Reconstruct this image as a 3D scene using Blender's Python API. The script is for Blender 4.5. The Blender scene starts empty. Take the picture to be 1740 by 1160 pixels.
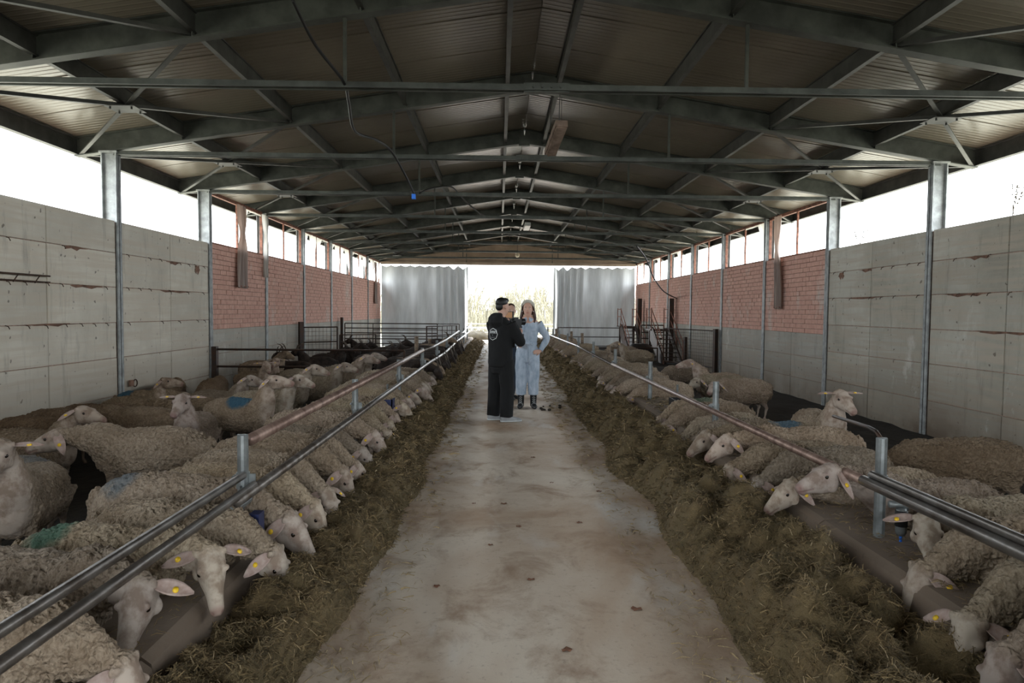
import bpy, bmesh, math, random
import numpy as np
from mathutils import Vector, Matrix, Euler, noise
random.seed(7); rng = np.random.default_rng(7)
S = bpy.context.scene; C = S.collection
PI = math.pi
def R(a): return math.radians(a)

# ------------------------------------------------------------------ camera, sky, exposure
cd = bpy.data.cameras.new('camera'); cam = bpy.data.objects.new('camera', cd); C.objects.link(cam)
cd.sensor_width = 36; cd.lens = 24.0; cd.clip_end = 600
cam.matrix_world = (Matrix.Translation((0, 0, 1.6)) @ Matrix.Rotation(R(-1.087), 4, 'Z') @
                    Matrix.Rotation(R(90 - 2.565), 4, 'X') @ Matrix.Rotation(R(0.5), 4, 'Z'))
S.camera = cam
w = bpy.data.worlds.new('sky'); S.world = w; w.use_nodes = True
wn = w.node_tree.nodes; wl = w.node_tree.links; bg = wn['Background']
tcn = wn.new('ShaderNodeTexCoord'); sp = wn.new('ShaderNodeSeparateXYZ'); rmp = wn.new('ShaderNodeValToRGB')
wl.new(tcn.outputs['Generated'], sp.inputs[0]); wl.new(sp.outputs['Z'], rmp.inputs[0]); wl.new(rmp.outputs[0], bg.inputs[0])
rmp.color_ramp.elements[0].position = 0.0; rmp.color_ramp.elements[0].color = (.86, .92, .96, 1)
rmp.color_ramp.elements[1].position = 0.7; rmp.color_ramp.elements[1].color = (.84, .92, 1.0, 1)
bg.inputs[1].default_value = 1.0
S.view_settings.view_transform = 'Standard'; S.view_settings.look = 'None'
S.view_settings.gamma = 1; S.view_settings.use_curve_mapping = False
S.view_settings.exposure = EXPOSURE = 3.42
S.cycles.use_denoising = True
S.cycles.max_bounces = 6; S.cycles.diffuse_bounces = 4; S.cycles.glossy_bounces = 3
S.cycles.transmission_bounces = 4; S.cycles.transparent_max_bounces = 8
S.cycles.sample_clamp_indirect = 6

# ------------------------------------------------------------------ plan of the barn (metres)
BAY = 3.45; Y0 = 3.2 * BAY                     # first wall post in view
XL, XR, XC = -6.08, 7.0, 0.5                    # side walls and ridge line
YB = Y0 - 5 * BAY; YE = Y0 + 7 * BAY           # open near end, far end
ZW = 2.97                                      # top of side walls
def floor_z(x):
    if x < -1.55: return -.04 - .31 * min(1, (-1.55 - x) / 4.5)
    if x > 2.35: return -.04 - .31 * min(1, (x - 2.35) / 4.7)
    return 0
def roof_z(x): return 4.27 + .157 * (7.2 - abs(x - XC))     # underside of the roof sheets
TR = [Y0 + k * BAY for k in range(-5, 8)]      # trusses

# light portals in the real openings help Cycles sample the daylight (they emit nothing)
def portal(name, loc, rot, sx, sy):
    l = bpy.data.lights.new(name, 'AREA'); l.shape = 'RECTANGLE'; l.size = sx; l.size_y = sy
    l.cycles.is_portal = True
    o = bpy.data.objects.new(name, l); C.objects.link(o); o.location = loc; o.rotation_euler = rot
LY = YE - YB
portal('daylight_opening', (XL - .1, (YB + YE) / 2, 3.75), (0, R(-90), 0), 1.5, LY)
portal('daylight_opening', (XR + .1, (YB + YE) / 2, 3.75), (0, R(90), 0), 1.5, LY)
portal('daylight_opening', (.6, YE + .1, 2.0), (R(-90), 0, 0), 4.6, 4.2)
portal('daylight_opening', (.6, YB - .1, 2.0), (R(90), 0, 0), 4.6, 4.2)

# ------------------------------------------------------------------ materials
MATS = {}
def nodes(m):
    m.use_nodes = True; nt = m.node_tree; return nt, nt.nodes, nt.links, nt.nodes['Principled BSDF']
def N(n, t, **k):
    x = n.new(t)
    for a, b in k.items(): setattr(x, a, b)
    return x
def noise_tex(n, l, co, scale, detail=4, rough=.6, dist=0):
    t = N(n, 'ShaderNodeTexNoise'); t.inputs['Scale'].default_value = scale; t.inputs['Detail'].default_value = detail
    t.inputs['Roughness'].default_value = rough; t.inputs['Distortion'].default_value = dist
    l.new(co, t.inputs['Vector']); return t.outputs['Fac']
def ramp(n, l, fac, pts):
    r = N(n, 'ShaderNodeValToRGB'); e = r.color_ramp.elements
    while len(e) < len(pts): e.new(.5)
    for i, (p, c) in enumerate(pts):
        e[i].position = p; e[i].color = (c[0], c[1], c[2], 1) if not isinstance(c, (int, float)) else (c, c, c, 1)
    l.new(fac, r.inputs[0]); return r.outputs[0]
def mix(n, l, f, a, b, mode='MIX'):
    m = N(n, 'ShaderNodeMix', data_type='RGBA', blend_type=mode)
    for i, v in ((0, f), (6, a), (7, b)):
        if isinstance(v, (int, float)): m.inputs[i].default_value = v
        elif isinstance(v, tuple): m.inputs[i].default_value = (v[0], v[1], v[2], 1)
        else: l.new(v, m.inputs[i])
    return m.outputs[2]
def mapped(n, l, co, scale):
    m = N(n, 'ShaderNodeMapping'); m.inputs['Scale'].default_value = scale; l.new(co, m.inputs['Vector']); return m.outputs[0]
def bump(n, l, bsdf, h, strength=.3, dist=.01):
    b = N(n, 'ShaderNodeBump'); b.inputs['Strength'].default_value = strength; b.inputs['Distance'].default_value = dist
    l.new(h, b.inputs['Height']); l.new(b.outputs[0], bsdf.inputs['Normal'])
def coord(n, kind='Object'): return N(n, 'ShaderNodeTexCoord').outputs[kind]
def world_co(n): return N(n, 'ShaderNodeNewGeometry').outputs['Position']

def mat(name, col, rough=.7, metal=0, var=.25, scale=6, bmp=0, bscale=60, spec=.5, world=False, emit=None, tint=None):
    m = bpy.data.materials.new(name); MATS[name] = m; nt, n, l, b = nodes(m)
    co = world_co(n) if world else coord(n)
    f = noise_tex(n, l, co, scale, 5)
    c2 = tint if tint else tuple(max(0, x * (1 - 2 * var)) for x in col)
    c = mix(n, l, ramp(n, l, f, [(.35, 0), (.65, 1)]), c2, tuple(min(1, x * (1 + var * .5)) for x in col))
    l.new(c, b.inputs['Base Color'])
    b.inputs['Roughness'].default_value = rough; b.inputs['Metallic'].default_value = metal
    b.inputs['Specular IOR Level'].default_value = spec
    if bmp: bump(n, l, b, noise_tex(n, l, co, bscale, 3), bmp)
    if emit:
        b.inputs['Emission Color'].default_value = (*emit[0], 1); b.inputs['Emission Strength'].default_value = emit[1]
    return m

mat('galvanised', (.26, .28, .28), .45, .6, .2, 9, .05)
mat('post_galvanised', (.34, .355, .35), .55, .25, .2, 7, .05, world=True)
mat('rafter_steel', (.085, .092, .08), .5, .3, .25, 3, .05, world=True)
mat('purlin_steel', (.075, .075, .068), .5, .3, .25, 3, .05, world=True)
mat('dark_steel', (.035, .03, .028), .5, .5, .3, 8, .1, tint=(.07, .035, .02))
mat('rust_frame', (.30, .13, .085), .75, .1, .3, 14, .1)
mat('rusty_pipe', (.30, .21, .17), .45, .55, .3, 11, .08, world=True, tint=(.16, .10, .08))
mat('worn_pipe', (.20, .185, .17), .38, .7, .25, 9, .06, world=True, tint=(.10, .08, .065))
mat('mortar', (.42, .27, .21), .95, 0, .2, 20, .2)
mat('black_rubber', (.015, .015, .016), .5)
mat('wood_post', (.22, .16, .11), .8, 0, .35, 20, .3)
mat('yellow_tag', (.85, .55, .02), .45, var=.05)
mat('red_plastic', (.16, .02, .02), .5)
mat('blue_plastic', (.015, .025, .10), .5)
mat('bright_blue', (.02, .18, .75), .5)
mat('white_plastic', (.62, .64, .64), .4, var=.1)
mat('horn', (.10, .075, .055), .6, bmp=.2)
mat('eye_dark', (.012, .008, .005), .12, var=0)
mat('rust_stub', (.08, .045, .03), .9)
mat('rust_stain', (.22, .12, .08), .9)
mat('manure_lump', (.03, .022, .015), .95)
mat('leaf_brown', (.20, .09, .05), .9)
mat('goat_dark', (.035, .022, .015), .85, 0, .4, 12, .4, 60)
mat('goat_tan', (.30, .22, .15), .85, 0, .3, 12, .4, 60)
mat('plank_wood', (.20, .165, .135), .85, 0, .3, 5, .25, 30)
mat('skin_human', (.60, .36, .27), .55, var=.06)
mat('black_cloth', (.0035, .0038, .0045), .9, var=.2, bmp=.1)
mat('navy_cloth', (.015, .03, .055), .9, var=.2, bmp=.1)
mat('shoe_grey', (.36, .37, .38), .7, var=.15)
mat('white_print', (.70, .72, .72), .8, var=.1)
mat('hair_black', (.003, .003, .003), .55)
mat('hair_brown', (.06, .026, .015), .5)
mat('headband_knit', (.72, .69, .60), .9, bmp=.4, bscale=120)
mat('boot_black', (.012, .013, .014), .4)
mat('lace_white', (.6, .6, .6), .8)
mat('camera_black', (.012, .012, .013), .4)
mat('lip', (.42, .12, .10), .5, var=0)
mat('eye_white', (.7, .7, .7), .3, var=0)
mat('pearl', (.85, .85, .82), .25, var=0)
mat('screen_glow', (.02, .01, .005), .3, emit=((.8, .42, .20), .03))
mat('lamp_housing', (.34, .25, .21), .5)
mat('bulb_glass', (.75, .66, .50), .3)
mat('bark', (.24, .215, .15), .9, bmp=.4, var=.3)
mat('field_soil', (.36, .34, .25), .95, 0, .4, .8, .3, 6, world=True, tint=(.42, .38, .30))
mat('white_hurdle', (.3, .3, .3), .5)
mat('gable_sheet', (.40, .30, .22), .6, .0, .12, 1.5, .05)
mat('roof_top', (.3, .3, .3), .7)
mat('dry_weed', (.13, .10, .06), .9)
mat('hay_dark', (.07, .058, .03), .95)

def m_concrete(name, base, dark, warm, board=True):
    m = bpy.data.materials.new(name); MATS[name] = m; nt, n, l, b = nodes(m)
    co = world_co(n)
    big = noise_tex(n, l, co, .9, 5, .6)
    brd = noise_tex(n, l, mapped(n, l, co, (.7, .7, 14)), 1.0, 4, .6)
    streak = noise_tex(n, l, mapped(n, l, co, (6, 6, .8)), 1.0, 5, .7)
    fine = noise_tex(n, l, co, 35, 4, .7)
    c = mix(n, l, ramp(n, l, big, [(.35, 0), (.62, 1)]), dark, base)
    c = mix(n, l, ramp(n, l, brd, [(.42, 0), (.60, .8)]), c, warm)
    c = mix(n, l, ramp(n, l, streak, [(.56, 0), (.75, .6)]), c, tuple(x * .55 for x in dark))
    spots = ramp(n, l, noise_tex(n, l, co, 11, 2, .4), [(.70, 0), (.74, .7)])
    c = mix(n, l, spots, c, (.10, .08, .06))
    # muck splashed up from the pen floor: brown wear low on the wall
    s = N(n, 'ShaderNodeSeparateXYZ'); l.new(co, s.inputs[0])
    mr = N(n, 'ShaderNodeMapRange'); mr.inputs[1].default_value = .95; mr.inputs[2].default_value = -.3; l.new(s.outputs['Z'], mr.inputs[0])
    ml = N(n, 'ShaderNodeMath', operation='MULTIPLY'); l.new(mr.outputs[0], ml.inputs[0])
    l.new(ramp(n, l, big, [(.3, .4), (.6, 1)]), ml.inputs[1])
    c = mix(n, l, ml.outputs[0], c, (.16, .12, .085))
    oi = N(n, 'ShaderNodeObjectInfo')
    hv = N(n, 'ShaderNodeMapRange'); hv.inputs[3].default_value = .92; hv.inputs[4].default_value = 1.06; l.new(oi.outputs['Random'], hv.inputs[0])
    cm = N(n, 'ShaderNodeCombineColor'); [l.new(hv.outputs[0], cm.inputs[i]) for i in range(3)]
    c = mix(n, l, 1.0, c, cm.outputs[0], 'MULTIPLY')
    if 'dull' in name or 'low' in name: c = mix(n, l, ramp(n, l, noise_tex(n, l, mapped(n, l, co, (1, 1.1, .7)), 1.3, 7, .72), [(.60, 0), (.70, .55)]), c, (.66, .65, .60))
    l.new(c, b.inputs['Base Color']); b.inputs['Roughness'].default_value = .9
    bump(n, l, b, mix(n, l, .5, brd, fine), .5, .012)
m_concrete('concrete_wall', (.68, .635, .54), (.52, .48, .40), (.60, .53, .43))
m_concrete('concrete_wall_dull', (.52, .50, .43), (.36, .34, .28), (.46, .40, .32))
m_concrete('concrete_low', (.47, .46, .41), (.34, .325, .28), (.42, .37, .31))
m_concrete('concrete_curb', (.22, .17, .13), (.13, .10, .075), (.20, .14, .10))

def m_brick():
    m = bpy.data.materials.new('hollow_brick'); MATS['hollow_brick'] = m; nt, n, l, b = nodes(m)
    co = world_co(n); oi = N(n, 'ShaderNodeObjectInfo')
    big = noise_tex(n, l, co, 1.1, 4); fine = noise_tex(n, l, co, 9, 5, .7)
    c = mix(n, l, ramp(n, l, fine, [(.3, 0), (.7, 1)]), (.56, .30, .235), (.72, .45, .36))
    c = mix(n, l, ramp(n, l, oi.outputs['Random'], [(0, .0), (1, .3)]), c, (.50, .27, .21))
    lime = ramp(n, l, noise_tex(n, l, mapped(n, l, co, (1, .8, .45)), 1.6, 7, .75), [(.545, 0), (.66, .7)])
    c = mix(n, l, lime, c, (.62, .56, .50))
    l.new(c, b.inputs['Base Color']); b.inputs['Roughness'].default_value = .92
    bump(n, l, b, fine, .4, .01)
m_brick()

def m_floor():
    m = bpy.data.materials.new('aisle_concrete'); MATS['aisle_concrete'] = m; nt, n, l, b = nodes(m)
    co = world_co(n)
    st = mapped(n, l, co, (1, .8, 1))
    big = noise_tex(n, l, st, .55, 6, .6, .4); mid = noise_tex(n, l, st, 2.4, 6, .65, .5); fine = noise_tex(n, l, co, 28, 6, .7)
    c = mix(n, l, ramp(n, l, big, [(.40, 0), (.58, 1)]), (.39, .275, .185), (.60, .52, .425))
    c = mix(n, l, ramp(n, l, mid, [(.50, 0), (.68, .8)]), c, (.27, .175, .11))
    c = mix(n, l, ramp(n, l, noise_tex(n, l, mapped(n, l, co, (1.2, .5, 1)), 1.2, 4, .6, .3), [(.56, 0), (.72, .8)]), c, (.66, .65, .62))
    c = mix(n, l, ramp(n, l, fine, [(.56, 0), (.70, .5)]), c, (.20, .15, .11))
    sx = N(n, 'ShaderNodeSeparateXYZ'); l.new(co, sx.inputs[0])
    # trodden fodder dust along both hay rows
    d = N(n, 'ShaderNodeMath', operation='SUBTRACT'); l.new(sx.outputs['X'], d.inputs[0]); d.inputs[1].default_value = .22
    a = N(n, 'ShaderNodeMath', operation='ABSOLUTE'); l.new(d.outputs[0], a.inputs[0])
    wv = N(n, 'ShaderNodeMath', operation='MULTIPLY_ADD'); l.new(mid, wv.inputs[0]); wv.inputs[1].default_value = .9; l.new(a.outputs[0], wv.inputs[2])
    c = mix(n, l, ramp(n, l, wv.outputs[0], [(1.0, 0), (1.6, .95)]), c, (.13, .095, .06))
    l.new(c, b.inputs['Base Color'])
    l.new(ramp(n, l, mid, [(.3, .55), (.7, .85)]), b.inputs['Roughness'])
    bump(n, l, b, mix(n, l, .5, mid, fine), .35, .015)
m_floor()

def m_muck():
    m = bpy.data.materials.new('pen_muck'); MATS['pen_muck'] = m; nt, n, l, b = nodes(m); co = world_co(n)
    f = noise_tex(n, l, co, 9, 6, .7)
    l.new(mix(n, l, ramp(n, l, f, [(.35, 0), (.7, 1)]), (.008, .0065, .005), (.035, .026, .018)), b.inputs['Base Color'])
    b.inputs['Roughness'].default_value = .9; bump(n, l, b, f, 1.0, .05)
m_muck()

def m_roof():
    m = bpy.data.materials.new('roof_sheet'); MATS['roof_sheet'] = m; nt, n, l, b = nodes(m); co = world_co(n)
    f = noise_tex(n, l, co, 1.3, 4)
    c = mix(n, l, f, (.17, .145, .11), (.27, .235, .185))
    oi = N(n, 'ShaderNodeObjectInfo'); c = mix(n, l, ramp(n, l, oi.outputs['Random'], [(0, 0), (1, .3)]), c, (.155, .13, .10))
    l.new(c, b.inputs['Base Color']); b.inputs['Roughness'].default_value = .27; b.inputs['Specular IOR Level'].default_value = .8
m_roof()

def m_curtain(name, c1, c2, tr):
    m = bpy.data.materials.new(name); MATS[name] = m; nt, n, l, b = nodes(m); co = world_co(n)
    f = noise_tex(n, l, mapped(n, l, co, (3, 3, .5)), 1.0, 5, .6)
    c = mix(n, l, ramp(n, l, f, [(.35, 0), (.65, 1)]), c1, c2)
    l.new(c, b.inputs['Base Color']); b.inputs['Roughness'].default_value = .45
    t = N(n, 'ShaderNodeBsdfTranslucent'); l.new(c, t.inputs[0]); ms = N(n, 'ShaderNodeMixShader'); ms.inputs[0].default_value = tr
    l.new(b.outputs[0], ms.inputs[1]); l.new(t.outputs[0], ms.inputs[2]); l.new(ms.outputs[0], n['Material Output'].inputs[0])
m_curtain('tarpaulin', (.34, .34, .335), (.46, .47, .47), .05)
m_curtain('torn_netting', (.20, .13, .10), (.34, .25, .20), .3)
m_curtain('plastic_film', (.55, .52, .46), (.75, .73, .70), .6)

def m_sheep():
    m = bpy.data.materials.new('fleece_and_face'); MATS['fleece_and_face'] = m; nt, n, l, b = nodes(m); co = coord(n)
    at = N(n, 'ShaderNodeAttribute'); at.attribute_name = 'wool'; wool = at.outputs['Fac']
    oi = N(n, 'ShaderNodeObjectInfo')
    off = N(n, 'ShaderNodeVectorMath', operation='ADD'); l.new(co, off.inputs[0])
    sc = N(n, 'ShaderNodeVectorMath', operation='SCALE'); sc.inputs[0].default_value = (7, 3, 5); l.new(oi.outputs['Random'], sc.inputs['Scale']); l.new(sc.outputs[0], off.inputs[1])
    p = off.outputs[0]
    big = noise_tex(n, l, p, 3.5, 4); fine = noise_tex(n, l, p, 42, 4, .7, .6)
    wv = N(n, 'ShaderNodeTexVoronoi', feature='SMOOTH_F1'); wv.inputs['Scale'].default_value = 46; wv.inputs['Smoothness'].default_value = .5
    dst = N(n, 'ShaderNodeVectorMath', operation='MULTIPLY_ADD'); nz = N(n, 'ShaderNodeTexNoise'); nz.inputs['Scale'].default_value = 22; l.new(p, nz.inputs['Vector'])
    l.new(nz.outputs['Color'], dst.inputs[0]); dst.inputs[1].default_value = (.05, .05, .05); l.new(p, dst.inputs[2]); l.new(dst.outputs[0], wv.inputs['Vector'])
    # dirty warm wool; dusty tips; lock gaps darkened for dirt and painted crevice shade
    cw = mix(n, l, ramp(n, l, big, [(.35, 0), (.65, 1)]), (.29, .225, .165), (.43, .355, .28))
    cw = mix(n, l, ramp(n, l, fine, [(.40, .6), (.60, 0)]), cw, (.15, .105, .07))
    cf = mix(n, l, ramp(n, l, noise_tex(n, l, p, 11, 4), [(.38, 0), (.55, 1)]), (.27, .205, .165), (.46, .39, .34))
    c = mix(n, l, wool, cf, cw)
    pk = N(n, 'ShaderNodeAttribute'); pk.attribute_name = 'pink'
    c = mix(n, l, pk.outputs['Fac'], c, (.27, .17, .15))
    tn = N(n, 'ShaderNodeAttribute', attribute_type='OBJECT'); tn.attribute_name = 'tone'
    c = mix(n, l, 1.0, c, tn.outputs['Color'], 'MULTIPLY')
    dy = N(n, 'ShaderNodeAttribute', attribute_type='OBJECT'); dy.attribute_name = 'dye'
    da = N(n, 'ShaderNodeAttribute', attribute_type='OBJECT'); da.attribute_name = 'dye_amount'
    dx = N(n, 'ShaderNodeAttribute', attribute_type='OBJECT'); dx.attribute_name = 'dye_x'
    # spray mark: a soft blob on the back
    s = N(n, 'ShaderNodeSeparateXYZ'); l.new(co, s.inputs[0])
    def mth(op, a, b_=None, c_=None):
        k = N(n, 'ShaderNodeMath', operation=op)
        for i, v in enumerate((a, b_, c_)):
            if v is None: continue
            if isinstance(v, (int, float)): k.inputs[i].default_value = v
            else: l.new(v, k.inputs[i])
        return k.outputs[0]
    ex = mth('MULTIPLY', mth('SUBTRACT', s.outputs['X'], dx.outputs['Fac']), 1 / .17); ex = mth('MULTIPLY', ex, ex)
    ez = mth('MULTIPLY', mth('SUBTRACT', s.outputs['Z'], .72), 1 / .15); ez = mth('MULTIPLY', ez, ez)
    ds = mth('ADD', mth('ADD', ex, ez), mth('MULTIPLY', mth('SUBTRACT', big, .5), 2.5))
    msk = mth('MULTIPLY', ramp(n, l, ds, [(.35, 1), (1.15, 0)]), da.outputs['Fac'])
    c = mix(n, l, msk, c, dy.outputs['Color'])
    l.new(c, b.inputs['Base Color']); b.inputs['Roughness'].default_value = .85; b.inputs['Specular IOR Level'].default_value = .2
    h = mth('MULTIPLY', mth('ADD', wv.outputs['Distance'], mth('MULTIPLY', fine, .6)), wool)
    bump(n, l, b, h, .85, .02)
m_sheep()
mat('ear_skin', (.40, .31, .27), .7, 0, .2, 25, tint=(.31, .215, .18))

def m_denim():
    m = bpy.data.materials.new('pale_denim'); MATS['pale_denim'] = m; nt, n, l, b = nodes(m); co = coord(n)
    f = noise_tex(n, l, mapped(n, l, co, (1, 1, .5)), 11, 5, .65)
    c = mix(n, l, ramp(n, l, f, [(.35, 0), (.65, 1)]), (.28, .35, .44), (.48, .55, .64)); l.new(c, b.inputs['Base Color'])
    b.inputs['Roughness'].default_value = .9; bump(n, l, b, f, .5, .02)
m_denim()
def m_hay():
    m = bpy.data.materials.new('hay'); MATS['hay'] = m; nt, n, l, b = nodes(m)
    a = N(n, 'ShaderNodeAttribute'); a.attribute_name = 'shade'
    co = world_co(n); f = noise_tex(n, l, co, 5, 5)
    c = ramp(n, l, a.outputs['Fac'], [(0, (.055, .038, .017)), (.4, (.215, .15, .068)), (.8, (.42, .295, .14)), (1, (.66, .51, .30))])
    c = mix(n, l, ramp(n, l, f, [(.4, .35), (.62, 0)]), c, (.11, .09, .038))
    l.new(c, b.inputs['Base Color']); b.inputs['Roughness'].default_value = .8
    bump(n, l, b, noise_tex(n, l, co, 60, 4, .8), .9, .03)
m_hay()

# ------------------------------------------------------------------ mesh builder
def frame_for(d, up=(0, 0, 1)):
    d = Vector(d).normalized(); u = Vector(up)
    if abs(d.dot(u)) > .98: u = Vector((1, 0, 0)) if abs(d.x) < .9 else Vector((0, 1, 0))
    r = d.cross(u).normalized(); return r, r.cross(d).normalized()
class MB:
    def __init__(s): s.v = []; s.f = []
    def add(s, vs, fs):
        o = len(s.v); s.v += [tuple(v) for v in vs]; s.f += [tuple(i + o for i in f) for f in fs]; return s
    def box(s, x0, x1, y0, y1, z0, z1):
        vs = [(x, y, z) for z in (z0, z1) for x, y in ((x0, y0), (x1, y0), (x1, y1), (x0, y1))]
        return s.add(vs, [(3, 2, 1, 0), (4, 5, 6, 7), (0, 1, 5, 4), (1, 2, 6, 5), (2, 3, 7, 6), (3, 0, 4, 7)])
    def bar(s, p, q, wdt, hgt, up=(0, 0, 1)):
        p, q = Vector(p), Vector(q); r, u = frame_for(q - p, up); vs = []
        for c in (p, q):
            for a, b in ((-1, -1), (1, -1), (1, 1), (-1, 1)): vs.append(c + r * a * wdt / 2 + u * b * hgt / 2)
        return s.add(vs, [(0, 1, 2, 3), (7, 6, 5, 4), (1, 0, 4, 5), (2, 1, 5, 6), (3, 2, 6, 7), (0, 3, 7, 4)])
    def tube(s, pts, r, n=8, cap=True):
        pts = [Vector(p) for p in pts]; k = len(pts); rs = r if isinstance(r, (list, tuple)) else [r] * k; vs = []; fs = []
        up = None
        for i, p in enumerate(pts):
            d = pts[min(i + 1, k - 1)] - pts[max(i - 1, 0)]
            rr, uu = frame_for(d) if up is None else (d.normalized().cross(up).normalized(), None)
            if uu is None: uu = rr.cross(d.normalized()).normalized()
            up = uu
            for j in range(n):
                a = 2 * PI * j / n; vs.append(p + rr * math.cos(a) * rs[i] + uu * math.sin(a) * rs[i])
        for i in range(k - 1):
            for j in range(n):
                a, b = i * n + j, i * n + (j + 1) % n; fs.append((a, b, b + n, a + n))
        if cap: fs.append(tuple(range(n))[::-1]); fs.append(tuple(range((k - 1) * n, k * n)))
        return s.add(vs, fs)
    def loft(s, st, n=16):
        """st: list of (centre, right, up, half_width, up_height, down_height)"""
        vs = []; fs = []; k = len(st)
        for c, r, u, hw, hu, hd in st:
            c, r, u = Vector(c), Vector(r), Vector(u)
            for j in range(n):
                a = 2 * PI * j / n; sn = math.sin(a); vs.append(c + r * math.cos(a) * hw + u * sn * (hu if sn > 0 else hd))
        for i in range(k - 1):
            for j in range(n):
                a, b = i * n + j, i * n + (j + 1) % n; fs.append((a, b, b + n, a + n))
        fs.append(tuple(range(n))[::-1]); fs.append(tuple(range((k - 1) * n, k * n)))
        return s.add(vs, fs)
    def ball(s, c, rx, ry=None, rz=None, nu=12, nv=8, rot=None):
        ry = ry or rx; rz = rz or rx; c = Vector(c); vs = []; fs = []
        for i in range(1, nv):
            t = PI * i / nv
            for j in range(nu):
                a = 2 * PI * j / nu; v = Vector((rx * math.sin(t) * math.cos(a), ry * math.sin(t) * math.sin(a), rz * math.cos(t)))
                vs.append(c + (rot @ v if rot else v))
        top = len(vs); v = Vector((0, 0, rz)); vs.append(c + (rot @ v if rot else v)); vs.append(c - (rot @ v if rot else v))
        for i in range(nv - 2):
            for j in range(nu):
                a, b = i * nu + j, i * nu + (j + 1) % nu; fs.append((a, a + nu, b + nu, b))
        for j in range(nu):
            fs.append((top, j, (j + 1) % nu)); o = (nv - 2) * nu; fs.append((top + 1, o + (j + 1) % nu, o + j))
        return s.add(vs, fs)
    def mesh(s, name, smooth=False):
        me = bpy.data.meshes.new(name); me.from_pydata(s.v, [], s.f); me.update()
        if smooth: me.polygons.foreach_set('use_smooth', [True] * len(me.polygons))
        return me
    def build(s, name, m, parent=None, smooth=False, origin=None):
        if origin is not None: s.v = [(a - origin[0], b - origin[1], c - origin[2]) for a, b, c in s.v]
        return link(name, s.mesh(name, smooth), m, parent)
def link(name, me, m=None, parent=None, loc=None):
    o = bpy.data.objects.new(name, me); C.objects.link(o)
    if m and not me.materials: me.materials.append(MATS[m])
    if parent: o.parent = parent
    if loc is not None: o.location = loc
    return o
def tag(o, label, cat, group=None):
    o['label'] = label; o['category'] = cat
    if group: o['group'] = group
    return o
def struct(o): o['kind'] = 'structure'; return o
def empty(name, loc, rz=0, label=None, cat=None, group=None, sc=1):
    o = bpy.data.objects.new(name, None); C.objects.link(o); o.location = loc; o.rotation_euler = (0, 0, rz); o.scale = (sc, sc, sc)
    o.empty_display_size = .1
    if label: tag(o, label, cat, group)
    return o
def remesh(me, voxel, smooth=2):
    o = bpy.data.objects.new('tmp', me); C.objects.link(o)
    r = o.modifiers.new('r', 'REMESH'); r.mode = 'VOXEL'; r.voxel_size = voxel; r.use_smooth_shade = True
    if smooth: s_ = o.modifiers.new('s', 'SMOOTH'); s_.factor = .5; s_.iterations = smooth
    dg = bpy.context.evaluated_depsgraph_get(); dg.update()
    out = bpy.data.meshes.new_from_object(o.evaluated_get(dg)); bpy.data.objects.remove(o); bpy.data.meshes.remove(me)
    out.polygons.foreach_set('use_smooth', [True] * len(out.polygons)); return out
def kids(o): return [c for c in bpy.data.objects if c.parent == o]
ORD = ['nearest', 'second', 'third', 'fourth', 'fifth', 'sixth', 'seventh', 'eighth', 'ninth', 'tenth', 'eleventh', 'twelfth', 'thirteenth',
       'fourteenth', 'fifteenth', 'sixteenth', 'seventeenth', 'eighteenth', 'nineteenth', 'twentieth']
TENS = {2: 'twenty', 3: 'thirty', 4: 'forty', 5: 'fifty', 6: 'sixty', 7: 'seventy'}
def ordinal(i):
    if i < 20: return ORD[i]
    t, u = divmod(i + 1, 10)
    if u == 0: return {2: 'twentieth', 3: 'thirtieth', 4: 'fortieth', 5: 'fiftieth', 6: 'sixtieth', 7: 'seventieth'}[t]
    return TENS[t] + '-' + (['first'] + ORD[1:9])[u - 1]
# ------------------------------------------------------------------ ground, floors
g = MB().box(-150, 150, -60, 300, -.80, -.60); struct(g.build('ground', 'field_soil'))
m = MB().box(-1.45, 2.3, YB - .5, YE + 14, -.6, 0)
struct(m.build('floor', 'aisle_concrete'))
for nm, x0, x1 in (('floor_left_pen', XL, -1.45), ('floor_right_pen', 2.3, XR)):
    nx, ny = 26, 130; vs = []; fs = []
    for j in range(ny + 1):
        for i in range(nx + 1):
            x = x0 + (x1 - x0) * i / nx; y = YB + (YE - YB) * j / ny
            vs.append((x, y, floor_z(x) - .02 + .05 * noise.noise(Vector((x * 1.7, y * 1.7, 3)))))
    for j in range(ny):
        for i in range(nx): a = j * (nx + 1) + i; fs.append((a, a + 1, a + nx + 2, a + nx + 1))
    struct(MB().add(vs, fs).build(nm, 'pen_muck', smooth=True))

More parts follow.
